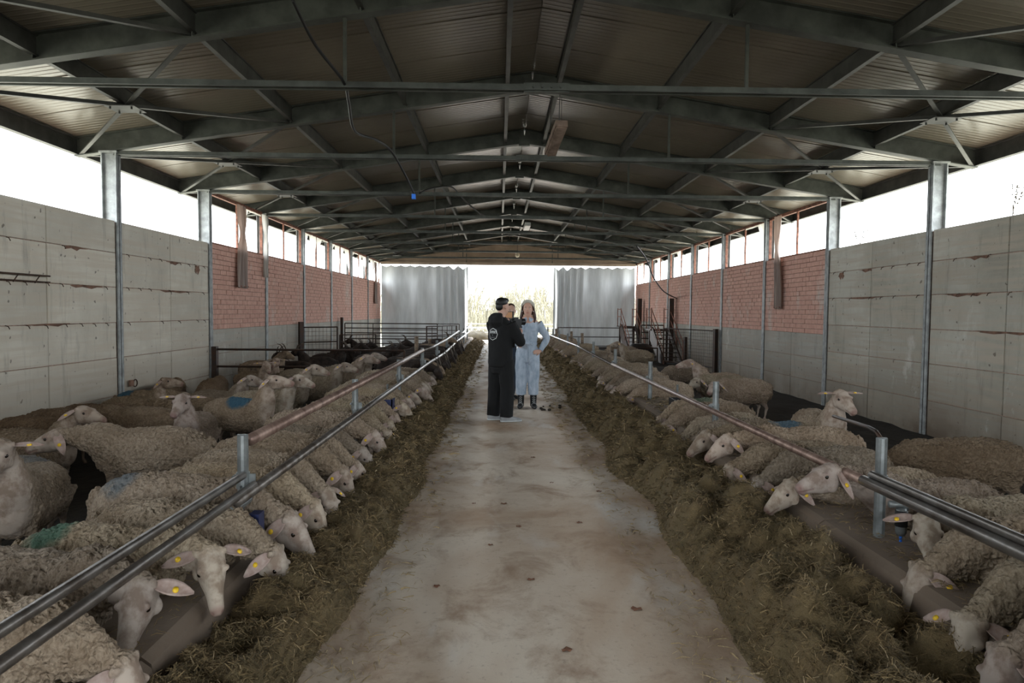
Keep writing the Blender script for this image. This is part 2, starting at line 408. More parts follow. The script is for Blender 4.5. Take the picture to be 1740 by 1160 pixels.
# ------------------------------------------------------------------ side walls: concrete panels, then brick over concrete
ROWS = [-.55, .2, .8, 1.36, 1.92, 2.46, ZW]
box_cache = {}
def piece(name, dims, loc, matn, parent, bev=0):
    key = (name, matn) + tuple(round(d, 3) for d in dims)
    if key not in box_cache:
        dx, dy, dz = dims; mb = MB()
        if bev:
            b_ = bev; vs = []
            for sx in (0, 1):     # room side chamfered
                pass
            mb.box(-dx / 2, dx / 2, -dy / 2 + b_, dy / 2 - b_, -dz / 2 + b_, dz / 2 - b_)
            mb.box(-dx / 2 + b_, dx / 2 - b_, -dy / 2, dy / 2, -dz / 2, dz / 2)
        else: mb.box(-dx / 2, dx / 2, -dy / 2, dy / 2, -dz / 2, dz / 2)
        me = mb.mesh(name); me.materials.append(MATS[matn]); box_cache[key] = me
    return link(name, box_cache[key], None, parent, loc)
for side, X, sg in (('left', XL, -1), ('right', XR, 1)):
    # backing slab, recessed behind the panels so that the joints read as grooves
    wall = struct(MB().box(min(X + sg * .03, X + sg * .2), max(X + sg * .03, X + sg * .2), YB, YE, -.6, ZW - .02).build('wall_' + side, 'mortar'))
    wall2 = []
    nb = int(round((Y0 + BAY - YB) / BAY))
    for k in range(nb):
        yb = YB + k * BAY
        for c in range(2):
            ya, yc = yb + .07 + c * (BAY - .14) / 2, yb + .07 + (c + 1) * (BAY - .14) / 2
            for r_ in range(6):
                dz = ROWS[r_ + 1] - ROWS[r_]
                dxj = random.uniform(-.006, .006)
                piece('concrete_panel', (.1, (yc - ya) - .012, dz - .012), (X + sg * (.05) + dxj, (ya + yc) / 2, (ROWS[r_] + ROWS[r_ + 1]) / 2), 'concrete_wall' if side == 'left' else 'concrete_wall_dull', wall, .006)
    ZB = 1.15; ch = (ZW - ZB) / 17; count = 0; rest = MB(); bl = .32
    for k in range(6):
        yb = Y0 + BAY + k * BAY
        for c in range(2):
            ya, yc = yb + .07 + c * (BAY - .14) / 2, yb + .07 + (c + 1) * (BAY - .14) / 2
            for z0, z1 in ((-.55, .1), (.1, .62), (.62, ZB)):
                piece('concrete_panel', (.1, (yc - ya) - .010, (z1 - z0) - .010), (X + sg * .05 + random.uniform(-.004, .004), (ya + yc) / 2, (z0 + z1) / 2), 'concrete_low', wall, .005)
        for r_ in range(17):
            y = yb + .07 - (bl / 2 if r_ % 2 else 0)
            while y < yb + BAY - .07:
                a, b_ = max(y, yb + .07), min(y + bl, yb + BAY - .07); y += bl
                if b_ - a < .06: continue
                L = round((b_ - a) - .012, 2); zc = ZB + (r_ + .5) * ch; xo = X + sg * .05 + random.uniform(-.006, .005)
                if count < 300 and b_ - a > .3:
                    piece('brick', (.1, L, ch - .012), (xo, (a + b_) / 2, zc), 'hollow_brick', wall); count += 1
                else:
                    rest.box(xo - .05, xo + .05, (a + b_) / 2 - L / 2, (a + b_) / 2 + L / 2, zc - ch / 2 + .006, zc + ch / 2 - .006)
    o = rest.build('far_bricks', 'hollow_brick', wall); o['kind'] = 'stuff'
    # rusty rebar stubs and stains along the pour joints
    for k in range(nb):
        yb = YB + k * BAY
        if yb < 3: continue
        for zr in (2.46, 1.92, 1.36):
            if zr == 1.36 and side == 'right': continue
            for q in range(9):
                if random.random() < .35: continue
                y = yb + .2 + q * .36 + random.uniform(-.05, .05); mb = MB()
                x = X - sg * .012; z = zr + random.uniform(-.01, .01)
                mb.tube([(x, y, z), (x - sg * .03, y + .01, z - .01), (x - sg * .035, y + .03, z - .045)], .006, 5)
                mb.build('rebar_stub', 'rust_stub', wall)
    for (y, z, sy, sz) in ((9.9, 2.45, .30, .02), (10.2, 1.91, .5, .018), (12.9, 2.44, .3, .02), (13.9, 2.40, .12, .06), (9.4, 1.36, .6, .015), (13.0, 1.91, .7, .015)):
        mb = MB(); x = X - sg * .004; n_ = 14; vs = [(x, y, z)]
        for i in range(n_):
            a = 2 * PI * i / n_; rr = random.uniform(.6, 1.2); vs.append((x, y + sy * rr * math.cos(a), z + sz * rr * math.sin(a) - (sz * 1.2 if math.sin(a) < -.5 and i % 2 else 0)))
        mb.add(vs, [(0, 1 + i, 1 + (i + 1) % n_) for i in range(n_)]); mb.build('rust_stain', 'rust_stain', wall)
    # steel wall posts (I-section)
    for i, y in enumerate(TR):
        if y < YB + .1 or y > YE - .1: continue
        mb = MB(); a = X - sg * .03; b_ = X + sg * .21
        for xa, xb, hw in ((a, a + sg * .02, .07), (b_ - sg * .02, b_, .07), (a, b_, .008)):
            mb.box(min(xa, xb), max(xa, xb), y - hw, y + hw, -.5, 4.03)
        mb.box(min(a, b_) - .02, max(a, b_) + .02, y - .09, y + .09, 4.03, 4.06)
        struct(mb.build('trim_wall_post', 'post_galvanised'))

# high side windows: rust-red frames in the brick bays, the near bays are open
def torn_film(y0, y1, z0, z1, x, kind):
    """remains of plastic film stapled to the frame: ragged lower edge"""
    mb = MB(); nx = 14; nz = 8; vs = []; fs = []
    for i in range(nx + 1):
        y = y0 + (y1 - y0) * i / nx
        if kind == 'full': low = z0
        elif kind == 'corner': low = z1 - (z1 - z0) * max(.06, 1 - abs(i / nx - .0) * 2.2) * (1 + .3 * noise.noise(Vector((y * 6, z0, x))))
        else: low = z1 - (z1 - z0) * max(.06, abs(i / nx - .45) * 1.7 * (1 + .5 * noise.noise(Vector((y * 5, 2, x)))))
        low = max(low, z0)
        for j in range(nz + 1):
            z = z1 + (low - z1) * j / nz; vs.append((x + .05 * noise.noise(Vector((y * 4, z * 3, 1))), y, z))
    for i in range(nx):
        for j in range(nz): a = i * (nz + 1) + j; fs.append((a, a + 1, a + nz + 2, a + nz + 1))
    return mb.add(vs, fs)
wn_ = 0
for side, X, sg in (('left', XL, -1), ('right', XR, 1)):
    for k in range(6):
        wn_ += 1; ya = Y0 + BAY * (k + 1) + .08; yb = ya + BAY - .16; x = X + sg * .08; z0, z1 = ZW, 4.08
        mb = MB(); t = .035
        mb.box(x - t, x + t, ya, yb, z0, z0 + .04); mb.box(x - t, x + t, ya, yb, z1 - .07, z1)
        mb.box(x - t, x + t, ya, ya + .04, z0, z1); mb.box(x - t, x + t, yb - .04, yb, z0, z1)
        wd = struct(mb.build('window_%d' % wn_, 'rust_frame'))
        ym = (ya + yb) / 2
        MB().box(x - .022, x + .022, ym - .022, ym + .022, z0, z1).build('window_mullion', 'rust_frame', wd)
        ks = {('left', 0): ('', 'corner'), ('left', 1): ('', ''), ('left', 2): ('ragged', 'corner'), ('left', 3): ('ragged', 'ragged'), ('left', 4): ('corner', 'ragged'),
              ('left', 5): ('ragged', 'ragged'), ('right', 1): ('corner', '')}.get((side, k), ('', 'corner') if k > 2 else ('', ''))
        for q, kd in enumerate(ks):
            if kd:
                u0, u1 = (ya, ym) if q == 0 else (ym, yb)
                torn_film(u0 + .03, u1 - .03, z0 + .05, z1 - .05, x, kd).build('plastic_film', 'plastic_film', wd, True)

# ------------------------------------------------------------------ roof: sheets, purlins, bracing
mb = MB(); zr = roof_z(XC) + .12; ze = roof_z(XC + 7.5) + .12
for sg in (-1, 1):
    xe = XC + sg * 7.5
    mb.add([(XC, YB - .3, zr), (xe, YB - .3, ze), (xe, YE + .6, ze), (XC, YE + .6, zr), (XC, YB - .3, zr + .05), (xe, YB - .3, ze + .05), (xe, YE + .6, ze + .05), (XC, YE + .6, zr + .05)],
           [(0, 1, 2, 3), (4, 7, 6, 5), (0, 4, 5, 1), (1, 5, 6, 2), (2, 6, 7, 3)])
ceil = struct(mb.build('ceiling', 'roof_top'))
PW = BAY / 3; panel = {}
for sg in (-1, 1):
    mb = MB(); vs = []; fs = []; prof = [(0.0, .0)]; nr = 11; wdt = PW - .03
    for i in range(nr):
        a = i * wdt / nr; prof += [(a + .012, 0), (a + .024, .004), (a + wdt / nr - .012, .004), (a + wdt / nr, 0)]
    slope_n = Vector((sg * .157, 0, 1)).normalized()
    for y, h in prof:
        for u in (.004, 7.45):
            vs.append(Vector((sg * u, y, -.157 * u)) + slope_n * h)
    for i in range(len(prof) - 1): fs.append((2 * i, 2 * i + 1, 2 * i + 3, 2 * i + 2))
    vs += [Vector((sg * .004, 0, .09)), Vector((sg * 7.45, 0, .09 - .157 * 7.45)), Vector((sg * .004, wdt, .09)), Vector((sg * 7.45, wdt, .09 - .157 * 7.45))]
    q = len(vs) - 4; L_ = 2 * (len(prof) - 1)
    fs += [(0, q, q + 1, 1), (L_, L_ + 1, q + 3, q + 2), (q, q + 2, q + 3, q + 1)]
    me = mb.add(vs, fs).mesh('roof_sheet'); me.materials.append(MATS['roof_sheet']); panel[sg] = me
ny = int(round((YE - YB) / PW))
for k in range(ny):
    for sg in (-1, 1): link('roof_sheet', panel[sg], None, ceil, (XC, YB + k * PW + .007, roof_z(XC)))
for u in (-7.2, -5.52, -3.82, -2.02, -.4, .4, 2.02, 3.82, 5.52, 7.2):
    x = XC + u; zt = roof_z(x) - .015; mb = MB(); e = abs(u) > 7
    dp = .21 if not e else .24; fw = .032 if not e else .05; mb.box(x - .010, x + .010, YB, YE, zt - dp, zt); mb.box(x - fw, x + fw, YB, YE, zt - dp - .012, zt - dp); mb.box(x - fw, x + fw, YB, YE, zt - .012, zt)
    mb.build('eave_beam' if e else 'purlin', 'purlin_steel', ceil)
def raf(u): return 3.97 + .157 * (7.2 - abs(u))
for k in range(len(TR) - 1):
    ya, yb = TR[k], TR[k + 1]
    for sg in (-1, 1):
        for (p, q) in ((ya, yb), (yb, ya)):
            mb = MB(); mb.bar((XC + sg * 7.15, p, raf(7.15) + .02), (XC + sg * 3.85, q, raf(3.85) + .05), .055, .012)
            mb.bar((XC + sg * 7.15, p, raf(7.15) + .04), (XC + sg * 3.85, q, raf(3.85) + .07), .010, .05)
            mb.build('roof_brace', 'purlin_steel', ceil)
        gy = (ya + yb) / 2; z = raf(5.5) + .01
        mb = MB().box(XC + sg * 5.5 - .2, XC + sg * 5.5 + .2, gy - .17, gy + .17, z - .01, z)
        for a in (-.14, .14):
            for b_ in (-.11, .11): mb.tube([(XC + sg * 5.5 + a, gy + b_, z - .04), (XC + sg * 5.5 + a, gy + b_, z + .01)], .012, 6)
        mb.build('gusset_plate', 'purlin_steel', ceil)

for i, y in enumerate(TR):
    if y < YB + .1: y += .12
    root = empty('roof_truss', (XC, y, 3.97), 0, None, None)
    vis = i - 4
    lab = ('steel roof truss near the camera, %s before the first visible one' % ['fourth','third','second','just'][i] if vis < 0 else 'steel roof truss crossing the barn, %s from the near end of the view' % ordinal(vis)) if i < len(TR) - 1 else 'steel roof truss against the far gable above the curtains'
    tag(root, lab, 'roof truss', 'steel trusses along the roof')
    for sg in (-1, 1):
        mb = MB(); a = Vector((sg * 7.2, 0, 0)); b_ = Vector((0, 0, .157 * 7.2)); d = Vector((0, 0, 1))
        mb.bar(a + d * .008, b_ + d * .008, .14, .016); mb.bar(a + d * .29, b_ + d * .29, .14, .016); mb.bar(a + d * .15, b_ + d * .15, .010, .28)
        # haunch stiffeners at the purlins
        for u in (5.52, 3.82, 2.02, .4):
            z = .157 * (7.2 - u); mb.box(sg * u - .006, sg * u + .006, -.065, .065, z + .01, z + .28)
        mb.build('rafter', 'rafter_steel', root)
        mb = MB(); z = .157 * 5.0
        mb.bar((sg * 2.2, 0, .06), (sg * 2.2, 0, z), .035, .035, (0, 1, 0)); mb.build('hanger_rod', 'rafter_steel', root)
    mb = MB()
    for yy in (-.035, .035): mb.box(-6.6, 6.6, yy - .004, yy + .004, .03, .10); mb.box(-6.6, 6.6, min(yy, yy * 1.9), max(yy, yy * 1.9), .03, .037)
    mb.build('tie_bar', 'rafter_steel', root)
    mb = MB().box(-.25, .25, -.03, .03, .02, .12)
    for q in range(4): mb.tube([(-.15 + q * .1, -.06, .07), (-.15 + q * .1, .06, .07)], .012, 6)
    mb.build('splice_plate', 'rafter_steel', root)
    mb = MB().box(-.11, .11, -.05, .05, .157 * 7.1 - .03, .157 * 7.1 + .18); mb.build('ridge_plate', 'rafter_steel', root)

# far gable and door curtains
gab = struct(MB().add([(XL - .3, YE, 3.98), (XR + .3, YE, 3.98), (XR + .3, YE, roof_z(XR) + .1), (XC, YE, roof_z(XC) + .1), (XL - .3, YE, roof_z(XL) + .1),
                       (XL - .3, YE + .06, 3.98), (XR + .3, YE + .06, 3.98), (XR + .3, YE + .06, roof_z(XR) + .1), (XC, YE + .06, roof_z(XC) + .1), (XL - .3, YE + .06, roof_z(XL) + .1)],
                      [(4, 3, 2, 1, 0), (5, 6, 7, 8, 9), (0, 1, 6, 5)]).build('wall_far_gable', 'gable_sheet'))
for z in (4.2, 4.55, 4.9, 5.2):
    hw = (roof_z(XC) - z) / .157
    hw = min(hw, 6.6); MB().box(XC - hw, XC + hw, YE - .03, YE, z - .02, z + .02).build('gable_rail', 'gable_sheet', gab)
MB().box(XL, XR, YE - .10, YE + .02, 3.93, 4.06).build('curtain_track', 'gable_sheet', gab)
def curtain(name, x0, x1, bunch, label):
    root = empty(name, ((x0 + x1) / 2, YE - .12, 3.93)); tag(root, label, 'curtain', 'curtains across the far opening')
    nx, nz = 150, 26; vs = []; fs = []; xa, xb = x0 - root.location.x, x1 - root.location.x
    for i in range(nx + 1):
        t = i / nx; x = xa + (xb - xa) * t; tb = t if bunch > 0 else 1 - t
        amp = .09 + .10 * max(0, (tb - .62) / .38); ph = 2 * PI * (4.2 * tb + (9 * max(0, tb - .62) ** 1.1))
        hook = abs(((t * 9) % 1) - .5) * 2
        for j in range(nz + 1):
            v = j / nz; sag = (.05 + .13 * (.5 + .5 * noise.noise(Vector((math.floor(t * 9) * 3.7, x0, 0)))) ** 2 + .10 * (tb > .78)) * (1 - hook) * (1 - v) ** 3
            z = -.05 - sag - v * 4.15
            yy = amp * math.sin(ph + .5 * math.sin(v * 3 + t * 9)) * (.45 + .55 * min(1, v * 3)) + .03 * noise.noise(Vector((x * 2, z * 1.2, 5)))
            vs.append((x, yy, z))
    for i in range(nx):
        for j in range(nz): a = i * (nz + 1) + j; fs.append((a, a + nz + 1, a + nz + 2, a + 1))
    o = MB().add(vs, fs).build('cloth', 'tarpaulin', root, True)
    for q in range(10):
        x = xa + (xb - xa) * min(.998, max(.002, q / 9)); MB().tube([(x, 0, .02), (x, .01, -.10)], .012, 6).build('hook', 'galvanised', root)
    mb = MB()
    for z in (-3.25, -2.95): pass
    return root
curtain('door_curtain', XL + .05, -1.62, 1, 'grey tarpaulin curtain left of the bright doorway')
curtain('door_curtain', 2.78, XR - .05, -1, 'grey tarpaulin curtain right of the bright doorway')
# unseen near end with open doorway; boards beside it added to cut fill light
struct(MB().add([(XL - .3, YB, 3.98), (XR + .3, YB, 3.98), (XR + .3, YB, roof_z(XR) + .1), (XC, YB, roof_z(XC) + .1), (XL - .3, YB, roof_z(XL) + .1)], [(0, 1, 2, 3, 4)]).build('wall_near_gable', 'gable_sheet'))
struct(MB().box(XL - .2, -1.9, YB - .06, YB, -.6, 4.0).build('wall_fill_block_left', 'gable_sheet')); struct(MB().box(3.0, XR + .2, YB - .06, YB, -.6, 4.0).build('wall_fill_block_right', 'gable_sheet'))
# ------------------------------------------------------------------ sheep
def bez(p0, p1, p2, p3, t):
    a = 1 - t; return p0 * a ** 3 + p1 * 3 * a * a * t + p2 * 3 * a * t * t + p3 * t ** 3
def sheep_mesh(poll, hdir, roll=0, voxel=.012, fat=.93, legs=0, wl=.010, shorn=0, seed=0):
    """one continuous body in local metres: +X forwards, hooves on z = 0. poll = back of the skull, hdir = poll to muzzle."""
    X, Y, Z = Vector((1, 0, 0)), Vector((0, 1, 0)), Vector((0, 0, 1))
    poll = Vector(poll); hd = Vector(hdir).normalized(); mb = MB()
    f = fat
    torso = [(-.53, .47, .05, .05, .08), (-.505, .475, .12 * f, .11, .15), (-.45, .475, .165 * f, .165, .18), (-.34, .47, .20 * f, .212, .20), (-.16, .465, .228 * f, .238, .22),
             (.04, .465, .222 * f, .228, .225), (.19, .47, .188 * f, .208, .22), (.31, .475, .145 * f, .175, .19), (.39, .48, .10, .125, .14), (.42, .48, .04, .05, .06)]
    mb.loft([((x, 0, z), Y, Z, w_, u, d) for x, z, w_, u, d in torso], 20)
    # neck
    n0 = Vector((.18, 0, .52)); dirn = (poll - n0)
    c1 = n0 + Vector((.20, 0, .06 + .25 * max(-.3, dirn.z))); c2 = poll - hd * .05 - Vector((0, 0, 0)) - dirn.normalized() * .16
    st = []; K = 10; pts = [bez(n0, c1, c2, poll + hd * .015, i / (K - 1)) for i in range(K)]
    sk = 0 if not shorn else .010
    for i, p in enumerate(pts):
        t = i / (K - 1); d = pts[min(i + 1, K - 1)] - pts[max(0, i - 1)]
        r, u = frame_for(d, (-.3, 0, 1) if d.z > .0 else (.3, 0, 1)); rad = (.150 * (1 - t) ** 1.25 + .068) - sk
        st.append((p, r, u, rad * .86, rad * (.62 + .42 * min(1, t * 2.2)), rad * (1.18 - .2 * t)))
    mb.loft(st, 16)
    # head: roman-nosed
    r, u = frame_for(hd, (0, 0, 1) if abs(hd.z) < .93 else (1, 0, 0))
    if u.dot(Z) < 0 and hd.z > -.2: r, u = -r, -u
    if roll: q = Matrix.Rotation(roll, 3, hd); r, u = q @ r, q @ u
    H = [(-.055, .02, .02, .03), (-.035, .050, .050, .065), (.0, .064, .062, .080), (.035, .068, .067, .088), (.075, .066, .066, .088), (.11, .056, .062, .080), (.15, .043, .055, .064),
         (.19, .036, .045, .050), (.225, .034, .036, .042), (.25, .030, .026, .034), (.265, .016, .012, .018)]
    G = 1.16
    mb.loft([(poll + hd * t * G, r, u, w_ * G, a * G, b * G) for t, w_, a, b in H], 18)
    for s_ in (-1, 1):
        mb.ball(poll + hd * 0.0905 + r * s_ * 0.0580 + u * 0.0418, 0.0302, 0.0209, 0.0186, 10, 6)          # brow
        mb.ball(poll + hd * 0.2726 + r * s_ * 0.0197 + u * 0.0070, 0.0197, 0.0197, 0.0197, 8, 6)            # nostril wing
        mb.ball(poll + hd * 0.0580 + r * s_ * 0.0522 - u * 0.0522, 0.0441, 0.0255, 0.0441, 10, 6)            # cheek
        mb.ball(poll - hd * .002 + r * s_ * .060 + u * .034, .028, .026, .024, 8, 6)            # ear base
    mb.ball(poll + hd * .262 - u * .044, .022, .022, .014, 8, 6)
    # legs
    gl = [(.0, .0), (.04, -.03), (-.03, .02)][legs % 3]
    for s_ in (-1, 1):
        o = gl[0] if s_ > 0 else gl[1]
        L = [((.22, .46), .085), ((.25, .38), .062), ((.255, .29), .040), ((.25 + o, .215), .029), ((.25 + o, .18), .026), ((.25 + o, .07), .019), ((.265 + o, .03), .026), ((.275 + o, .0), .030)]
        mb.loft([((a, s_ * (.105 + (.0 if b < .3 else .0)), b), X, Y, rr * 1.05, rr * .8, rr * .8) for (a, b), rr in L], 12)
        o = gl[1] if s_ > 0 else gl[0]
        L = [((-.34, .47), .15), ((-.325, .38), .11), ((-.33, .31), .070), ((-.375, .24), .040), ((-.405, .205), .031), ((-.39 + o, .16), .025), ((-.375 + o, .07), .020), ((-.36 + o, .03), .027), ((-.35 + o, .0), .030)]
        mb.loft([((a, s_ * .115, b), X, Y, rr * 1.05, rr * .75, rr * .75) for (a, b), rr in L], 12)
    mb.tube([(-.50, 0, .60), (-.545, 0, .54), (-.555, 0, .42), (-.545, 0, .33)], [.035, .035, .028, .014], 8)
    me = remesh(mb.mesh('sheep_body'), voxel, 3)
    nv = len(me.vertices); co = np.empty(nv * 3, 'f'); me.vertices.foreach_get('co', co); co = co.reshape(-1, 3)
    nn = np.empty(nv * 3, 'f'); me.vertices.foreach_get('normal', nn); nn = nn.reshape(-1, 3)
    P = np.array(poll); D = np.array(hd); U = np.array(u); Rr = np.array(r)
    rel = (co - P) / G; t = rel @ D; rad = np.linalg.norm(rel - np.outer(t, D), axis=1); uu = rel @ U; rr_ = rel @ Rr
    head = np.clip((t + .035) / .05, 0, 1) * (rad < .125) * (t < .3)
    # woolly topknot keeps the neck wool to the poll; throat is bare on shorn animals
    legm = np.clip((.30 - co[:, 2]) / .06, 0, 1) * (np.abs(co[:, 1]) > .035) * (rad > .12)
    wool = np.clip(1 - np.maximum(head, legm), 0, 1)
    if shorn:
        throat = np.clip((.50 - np.abs(co[:, 1]) * 1.5 - (.62 - co[:, 0]) * 1.0), 0, 1)
        chest = np.clip((co[:, 0] - .30) / .08, 0, 1) * np.clip((poll.z - .03 - co[:, 2]) / .12 + .3, 0, 1)
        wool *= 1 - .9 * chest
    pink = np.exp(-((t - .255) / .022) ** 2) * (rad < .06) * .8 + .35 * np.exp(-((t - .08) / .03) ** 2 - ((np.abs(rr_) - .06) / .02) ** 2 - ((uu - .03) / .025) ** 2)
    out = co.copy()
    # mouth line and eye sockets
    mline = np.exp(-((uu + .016 + (.26 - t) * .10) / .006) ** 2) * ((t > .17) & (t < .275)) * (rad < .07)
    nost = sum(np.exp(-(((t - .250) / .009) ** 2 + ((rr_ - s_ * .020) / .007) ** 2 + ((uu - .004) / .008) ** 2)) for s_ in (-1, 1))
    out -= nn * (.006 * mline + .010 * nost)[:, None]
    pink = np.clip(pink + mline * .8 + nost, 0, 1)
    idx = np.nonzero(wool > .02)[0]; sd = seed * 13.7
    nz = noise.noise; disp = np.zeros(nv)
    for i in idx:
        x, y, z = float(co[i, 0]), float(co[i, 1]), float(co[i, 2])
        a = nz(Vector((x * 26 + sd, y * 20, z * 20))); b = nz(Vector((x * 9, y * 7 + sd, z * 7))); c = nz(Vector((x * 52, y * 44, z * 44 + sd)))
        disp[i] = (abs(a) * 2.2 - .5) * wl + b * wl * .8 + (abs(c) - .25) * wl * 1.2
    out += nn * (disp * wool)[:, None]
    me.vertices.foreach_set('co', out.reshape(-1).astype('f'))
    for nm, arr in (('wool', wool), ('pink', np.clip(pink, 0, 1))):
        a = me.attributes.new(nm, 'FLOAT', 'POINT'); a.data.foreach_set('value', arr.astype('f'))
    me.update(); me.materials.append(MATS['fleece_and_face']); me.name = 'sheep_body'
    return me, (poll, hd, r, u)
def ear_mesh(frame, s_, droop, back=.25, L=.18):
    """root, outline and thickness of one ear in the sheep's own frame"""
    poll, hd, r, u = frame
    root = poll - hd * .002 + r * s_ * .068 + u * .034
    d = (r * s_ * math.cos(droop) - u * math.sin(droop) * .9 - hd * back + Vector((0, 0, -1)) * max(0, math.sin(droop)) * .35).normalized()
    flat = (u * .8 + r * s_ * .6 - hd * .3); wv = d.cross(flat).normalized(); nrm = wv.cross(d).normalized()
    mb = MB(); vs = []; K = 8; W = [.016, .030, .037, .040, .038, .032, .022, .006]; M_ = 7
    for side in (0, 1):
        for i in range(K):
            t = i / (K - 1); c = root + d * L * t + Vector((0, 0, -1)) * .02 * t * t
            for j in range(M_):
                v = j / (M_ - 1) * 2 - 1
                vs.append(c + wv * v * W[i] + nrm * ((1 - v * v) * -.012 * (1 - t * .6) + (.0035 if side else 0)))
    fs = []
    for side in (0, 1):
        o = side * K * M_
        for i in range(K - 1):
            for j in range(M_ - 1):
                a = o + i * M_ + j; q = (a, a + 1, a + M_ + 1, a + M_); fs.append(q if side else q[::-1])
    o = K * M_; rim = [j for j in range(M_)] + [i * M_ + M_ - 1 for i in range(1, K)] + [(K - 1) * M_ + j for j in range(M_ - 2, -1, -1)] + [i * M_ for i in range(K - 2, 0, -1)]
    for a, b in zip(rim, rim[1:] + rim[:1]): fs.append((a, b, b + o, a + o))
    mb.add(vs, fs); c = root + d * L * .55 + Vector((0, 0, -1)) * .006 + wv * .008
    return mb, c, nrm, d
PROTO = {}
def sheep_proto(key, poll, hdir, droop=.25, back=.25, roll=0, **k):
    me, fr = sheep_mesh(poll, hdir, roll, seed=len(PROTO) + 1, **k)
    parts = [('body', me, None)]
    poll, hd, r, u = fr
    for s_ in (-1, 1):
        mb, c, nrm, d = ear_mesh(fr, s_, droop if not isinstance(droop, tuple) else droop[0 if s_ < 0 else 1], back)
        e = mb.mesh('ear', True); e.materials.append(MATS['ear_skin'])
        t = None
        if True:
            q = MB(); rr, uu = frame_for(nrm); vs = []
            for h in (-.006, .006):
                for i in range(10): a = 2 * PI * i / 10; vs.append(c + nrm * (h - .002) + rr * .014 * math.cos(a) + uu * .014 * math.sin(a))
            q.add(vs, [tuple(range(10))[::-1], tuple(range(10, 20))] + [(i, (i + 1) % 10, 10 + (i + 1) % 10, 10 + i) for i in range(10)])
            t = q.mesh('ear_tag', True); t.materials.append(MATS['yellow_tag'])
        parts.append(('ear', e, t))
        y = MB(); y.ball(poll + hd * .095 + r * s_ * .0660 + u * .0255, .0145, .0145, .0145, 10, 8)
        y = y.mesh('eye', True); y.materials.append(MATS['eye_dark']); parts.append(('eye', y, None))
    PROTO[key] = parts
def sheep(key, loc, yaw, label, group=None, sc=1, tone=(1, 1, 1), dye=None, taged=True, flip=False, detail=True, name='sheep', squeeze=None):
    root = empty(name, loc, yaw, label, name, group, sc)
    if squeeze: root.scale = (sc * squeeze[0], sc * squeeze[1], sc * squeeze[2])
    if flip: root.scale.y *= -1
    for nm, me, sub in PROTO[key]:
        if nm == 'eye' and not detail: continue
        o = link(nm, me, None, root)
        if nm == 'body':
            o['tone'] = [float(x) for x in tone]
            if dye: o['dye'] = [float(x) for x in dye[0]]; o['dye_x'] = float(dye[1]); o['dye_amount'] = float(dye[2])
        if sub and taged: link('ear_tag', sub, None, o)
    return root
HI, MD, LO = .0075, .0105, .016
# feeding, head down over the curb
sheep_proto('feed_a', (.63, .02, .39), (.38, -.05, -.92), .85, .1, voxel=HI)
sheep_proto('feed_b', (.66, -.06, .38), (.42, -.35, -.84), .5, .05, voxel=HI, legs=1)
sheep_proto('feed_c', (.64, .06, .36), (.55, .22, -.80), .9, .3, voxel=HI, legs=2)
sheep_proto('feed_d', (.68, .0, .43), (.62, -.10, -.78), 1.0, .2, voxel=HI, legs=1)
sheep_proto('feed_far', (.64, .02, .39), (.45, -.05, -.88), .4, .2, voxel=LO)
sheep_proto('feed_far_up', (.67, -.04, .44), (.70, -.1, -.68), .4, .2, voxel=LO)
# head lifted a little and turned to the camera (camera lies at -Y of the left row)
sheep_proto('look_down', (.60, -.06, .56), (.36, -.52, -.77), (.35, .25), .15, voxel=HI)
sheep_proto('look_front', (.62, -.08, .55), (-.02, -.62, -.78), (.3, .15), .1, voxel=HI, legs=1)
sheep_proto('look_cam', (.62, -.06, .57), (.34, -.66, -.62), (.2, .2), .1, voxel=HI, legs=1)
# neck stretched forward level
sheep_proto('reach', (.78, .0, .74), (.93, -.12, -.30), (1.15, 1.0), .2, voxel=HI, shorn=1)
sheep_proto('reach_low', (.80, .0, .56), (.80, -.1, -.58), (1.0, .8), .25, voxel=HI, shorn=1)
# standing, head up
sheep_proto('stand', (.50, .0, .88), (.94, -.12, -.28), .45, .3, voxel=MD, shorn=1)
sheep_proto('stand_high', (.42, .0, .93), (.90, .05, -.10), .6, .4, voxel=MD, shorn=1, legs=1)
sheep_proto('stand_side', (.44, -.04, .92), (.10, -.93, -.32), (.02, .02), .05, voxel=MD, shorn=1, legs=2)
sheep_proto('stand_front', (.44, .0, .92), (.86, -.12, -.48), (-.05, -.05), .05, voxel=MD, shorn=1)
sheep_proto('level', (.68, .02, .63), (.90, .06, -.42), (1.2, 1.2), .2, voxel=HI, shorn=0)
sheep_proto('rest', (.52, .10, .60), (.70, .55, -.40), .8, .3, voxel=LO)
# ------------------------------------------------------------------ feeding curbs, rails, hay
ROW_Y0, ROW_Y1 = 1.0, YE - 1.0
for side, sg, xf, zc in (('left', -1, -1.28, .24), ('right', 1, 1.98, .30)):
    root = empty('feeding_curb', (xf, 0, 0)); tag(root, 'long worn concrete feeding curb under the %s rail, mostly covered by hay' % side, 'curb', 'feeding curbs along the aisle')
    y = ROW_Y0; L = 1.62; mb = MB()
    prof = [(0, -.1), (sg * .06, zc - .03), (sg * .10, zc), (sg * .48, zc + .02), (sg * .52, zc - .02), (sg * .54, -.35)]
    n_ = len(prof); vs = [(x, yy, z) for yy in (.006, L - .006) for x, z in prof]
    fs = [(i, i + 1, n_ + i + 1, n_ + i) for i in range(n_ - 1)] + [tuple(range(n_)), tuple(range(n_, 2 * n_))[::-1]]
    me = mb.add(vs, fs).mesh('curb_block'); me.materials.append(MATS['concrete_curb'])
    while y < ROW_Y1: link('curb_block', me, None, root, (random.uniform(-.006, .006), y, random.uniform(-.008, .008))); y += L
PD1, PST = 3.9, 3.04
posts = [PD1 + k * PST for k in range(-1, 11)]
